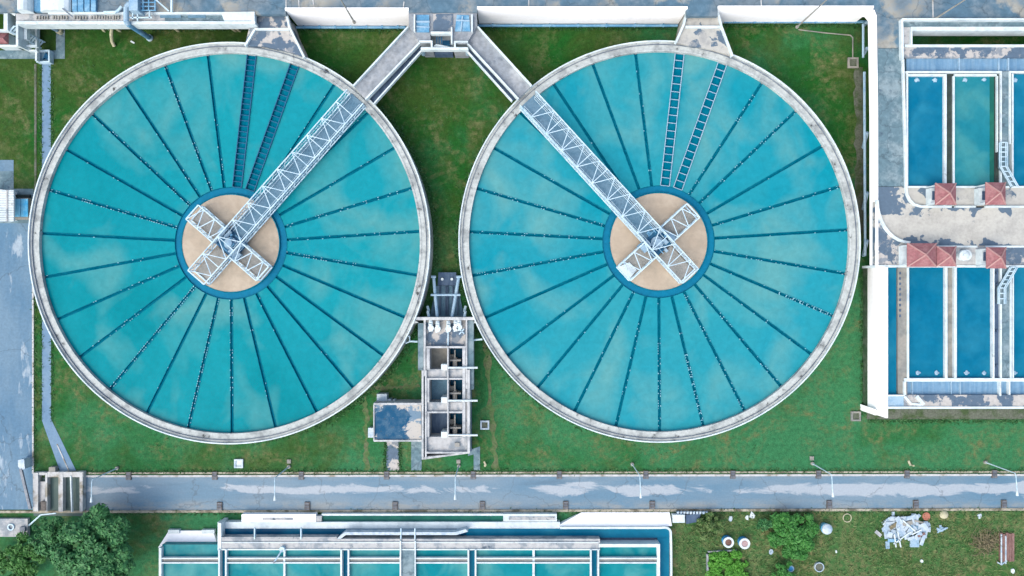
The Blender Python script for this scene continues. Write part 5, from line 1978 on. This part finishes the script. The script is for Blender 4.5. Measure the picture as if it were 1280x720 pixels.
MB().cyl(P2(1023, 708), 0.52, 0, 0.18, 20).build('earth', M['gravel'], t)
t = thing('bucket', 'small blue bucket near the small shrub', 'bucket', P(989, 711, 0))
MB().cyl(P2(989, 711, 0.4), 0.3, 0, 0.4, 18, 0.38).build('body', M['drum_blue'], t)
MB().ring(P2(988.5, 711, 0.42), 0.3, 0.41, 0.36, 0.44, 18).build('rim', M['light_blue'], t)
# pile of white sheets and boards
t = thing('scrap_pile', 'heap of pale blue white plastic sheets and boards on the grass', 'scrap heap', P(1132, 664, 0))
mb = MB()
for i in range(90):
    px = random.gauss(1131, 14)
    py = random.gauss(659, 6.5)
    px = min(max(px, 1108), 1157)
    py = min(max(py, 647), 675)
    a = random.uniform(0, math.pi)
    L_ = random.uniform(0.5, 1.5)
    W_ = random.uniform(0.25, 0.8)
    z = 0.08 + random.random() * 0.45
    c = P(px, py, z)
    dv = Vector((math.cos(a), math.sin(a), random.uniform(-0.15, 0.15)))
    mb.bar(c - dv * L_ / 2, c + dv * L_ / 2, W_, 0.04)
mb.build('sheets', M['sheet'], t)
for k, (mm, nm) in enumerate((('wood', 'broken_plank'), ('grating', 'grey_panel'), ('deck_steel', 'blue_panel'), ('twig', 'broken_plank'), ('worn_white', 'grey_panel'), ('tan', 'grey_panel'), ('wood', 'broken_plank'), ('blue_paint', 'blue_panel'))):
    a = random.uniform(0, math.pi)
    c = P(random.gauss(1131, 15), random.gauss(660, 8), 0.5)
    dv = Vector((math.cos(a), math.sin(a), random.uniform(-0.1, 0.1))) * random.uniform(0.3, 0.8)
    MB().bar(c - dv, c + dv, random.uniform(0.15, 0.5), 0.04).build(nm, M[mm], t)
mb = MB()
for (a, b) in (((1118, 668), (1120, 684)), ((1122, 664), (1126, 684)), ((1117, 680), (1138, 665)), ((1128, 650), (1144, 664)), ((1140, 668), (1152, 662))):
    mb.bar(P(*a, 0.6), P(*b, 0.6), 0.14, 0.08)
mb.build_each('board', M['white'], t)
mb = MB().rect(1138, 671, 1149, 684, 0, 0.2).rect(1107, 677, 1112, 686, 0, 0.12)
mb.build_each('bag', M['light_blue'], t)
t = thing('scrap_bundle', 'small cyan tangled bundle right of the pale scrap heap', 'scrap', P(1176, 663, 0))
mb = MB()
for i in range(14):
    a = random.uniform(0, math.pi)
    c = P(1176 + random.gauss(0, 3.2), 662 + random.gauss(0, 1.8), 0.1 + 0.2 * random.random())
    dv = Vector((math.cos(a), math.sin(a), 0)) * random.uniform(0.2, 0.5)
    mb.bar(c - dv, c + dv, 0.16, 0.05)
mb.build('rags', M['light_blue'], t)
t = thing('plank_stack', 'reddish brown planks with two white rails near the right edge', 'plank stack', P(1258, 686, 0))
for x0 in (1250.5, 1254, 1258, 1261.5, 1265):
    MB().rect(x0, 667 + random.uniform(-1, 1), x0 + 3, 701 + random.uniform(-1, 2), 0, 0.3).build('plank', M['wood'], t)
MB().prib([(1252, 668), (1252, 706)], 0.14, 0.3, 0.42).prib([(1257.5, 670), (1257.5, 705)], 0.12, 0.3, 0.42).prib([(1247, 703), (1252, 706), (1259, 701)], 0.12, 0.3, 0.4).build_each('rail', M['sheet'], t)
t = thing('brush_pile', 'heap of dry tan branches beside the reddish planks', 'brush pile', P(1234, 678, 0))
mb = MB()
for i in range(150):
    a = random.uniform(0, math.pi)
    c = P(1234 + random.gauss(0, 8), 678 + random.gauss(0, 8), 0.1 + 0.4 * random.random())
    dv = Vector((math.cos(a), math.sin(a), random.uniform(-0.2, 0.2))) * random.uniform(0.3, 0.9)
    mb.tube(c - dv, c + dv, 0.035, 5, 0.015)
mb.build('branches', M['twig'], t)
# scraps of litter
for (x, y, s, m, lb_) in ((1266, 713, 0.3, 'white', 'white scrap of litter below the reddish planks'), (1152, 701, 0.22, 'white', 'white scrap of litter below the pale scrap heap'),
                          (964, 690, 0.34, 'sheet', 'white scrap of litter below left of the round bush'), (940, 644, 0.42, 'white', 'larger white bag on the ground above the right drum'),
                          (933.5, 647, 0.3, 'white', 'smaller white bag on the ground above the right drum'), (913, 648.5, 0.34, 'sheet', 'pale scrap above the left drum'),
                          (1045, 689, 0.16, 'white', 'tiny white cap on grass below the pale blue jar'), (1224, 645, 0.34, 'sheet', 'pale strip of litter near the road at the right')):
    q = MB()
    p = P(x, y, 0.05)
    pts = []
    for i in range(7):
        a = 2 * math.pi * i / 7
        rr = s * random.uniform(0.6, 1.2)
        pts.append((p.x + math.cos(a) * rr * 0.8, p.y + math.sin(a) * rr * 1.1))
    q.prism(pts, 0.01, 0.16)
    tag(q.build('litter', M[m]), lb_, 'litter')
# white shed corner right of the basin
t = thing('tarp_lean_to', 'white block with navy sheet beside the settling basin corner', 'shelter', P(850, 648, 0))
MB().rect(841, 643.5, 856, 653.5, 0, 0.8).build('block', M['white'], t)
MB().poly([(857, 644), (876, 641.5), (874, 652), (858, 655)], 0, 0.5).build('sheet', M['slate'], t)
mb = MB()
for i in range(10):
    x = 846 + i * 4
    mb.poly([(x, 640), (x + 3, 639.5), (x + 2.6, 642.5), (x + 0.5, 642.8)], 0.3, 0.62)
mb.build('rag_row', M['sheet'], t)
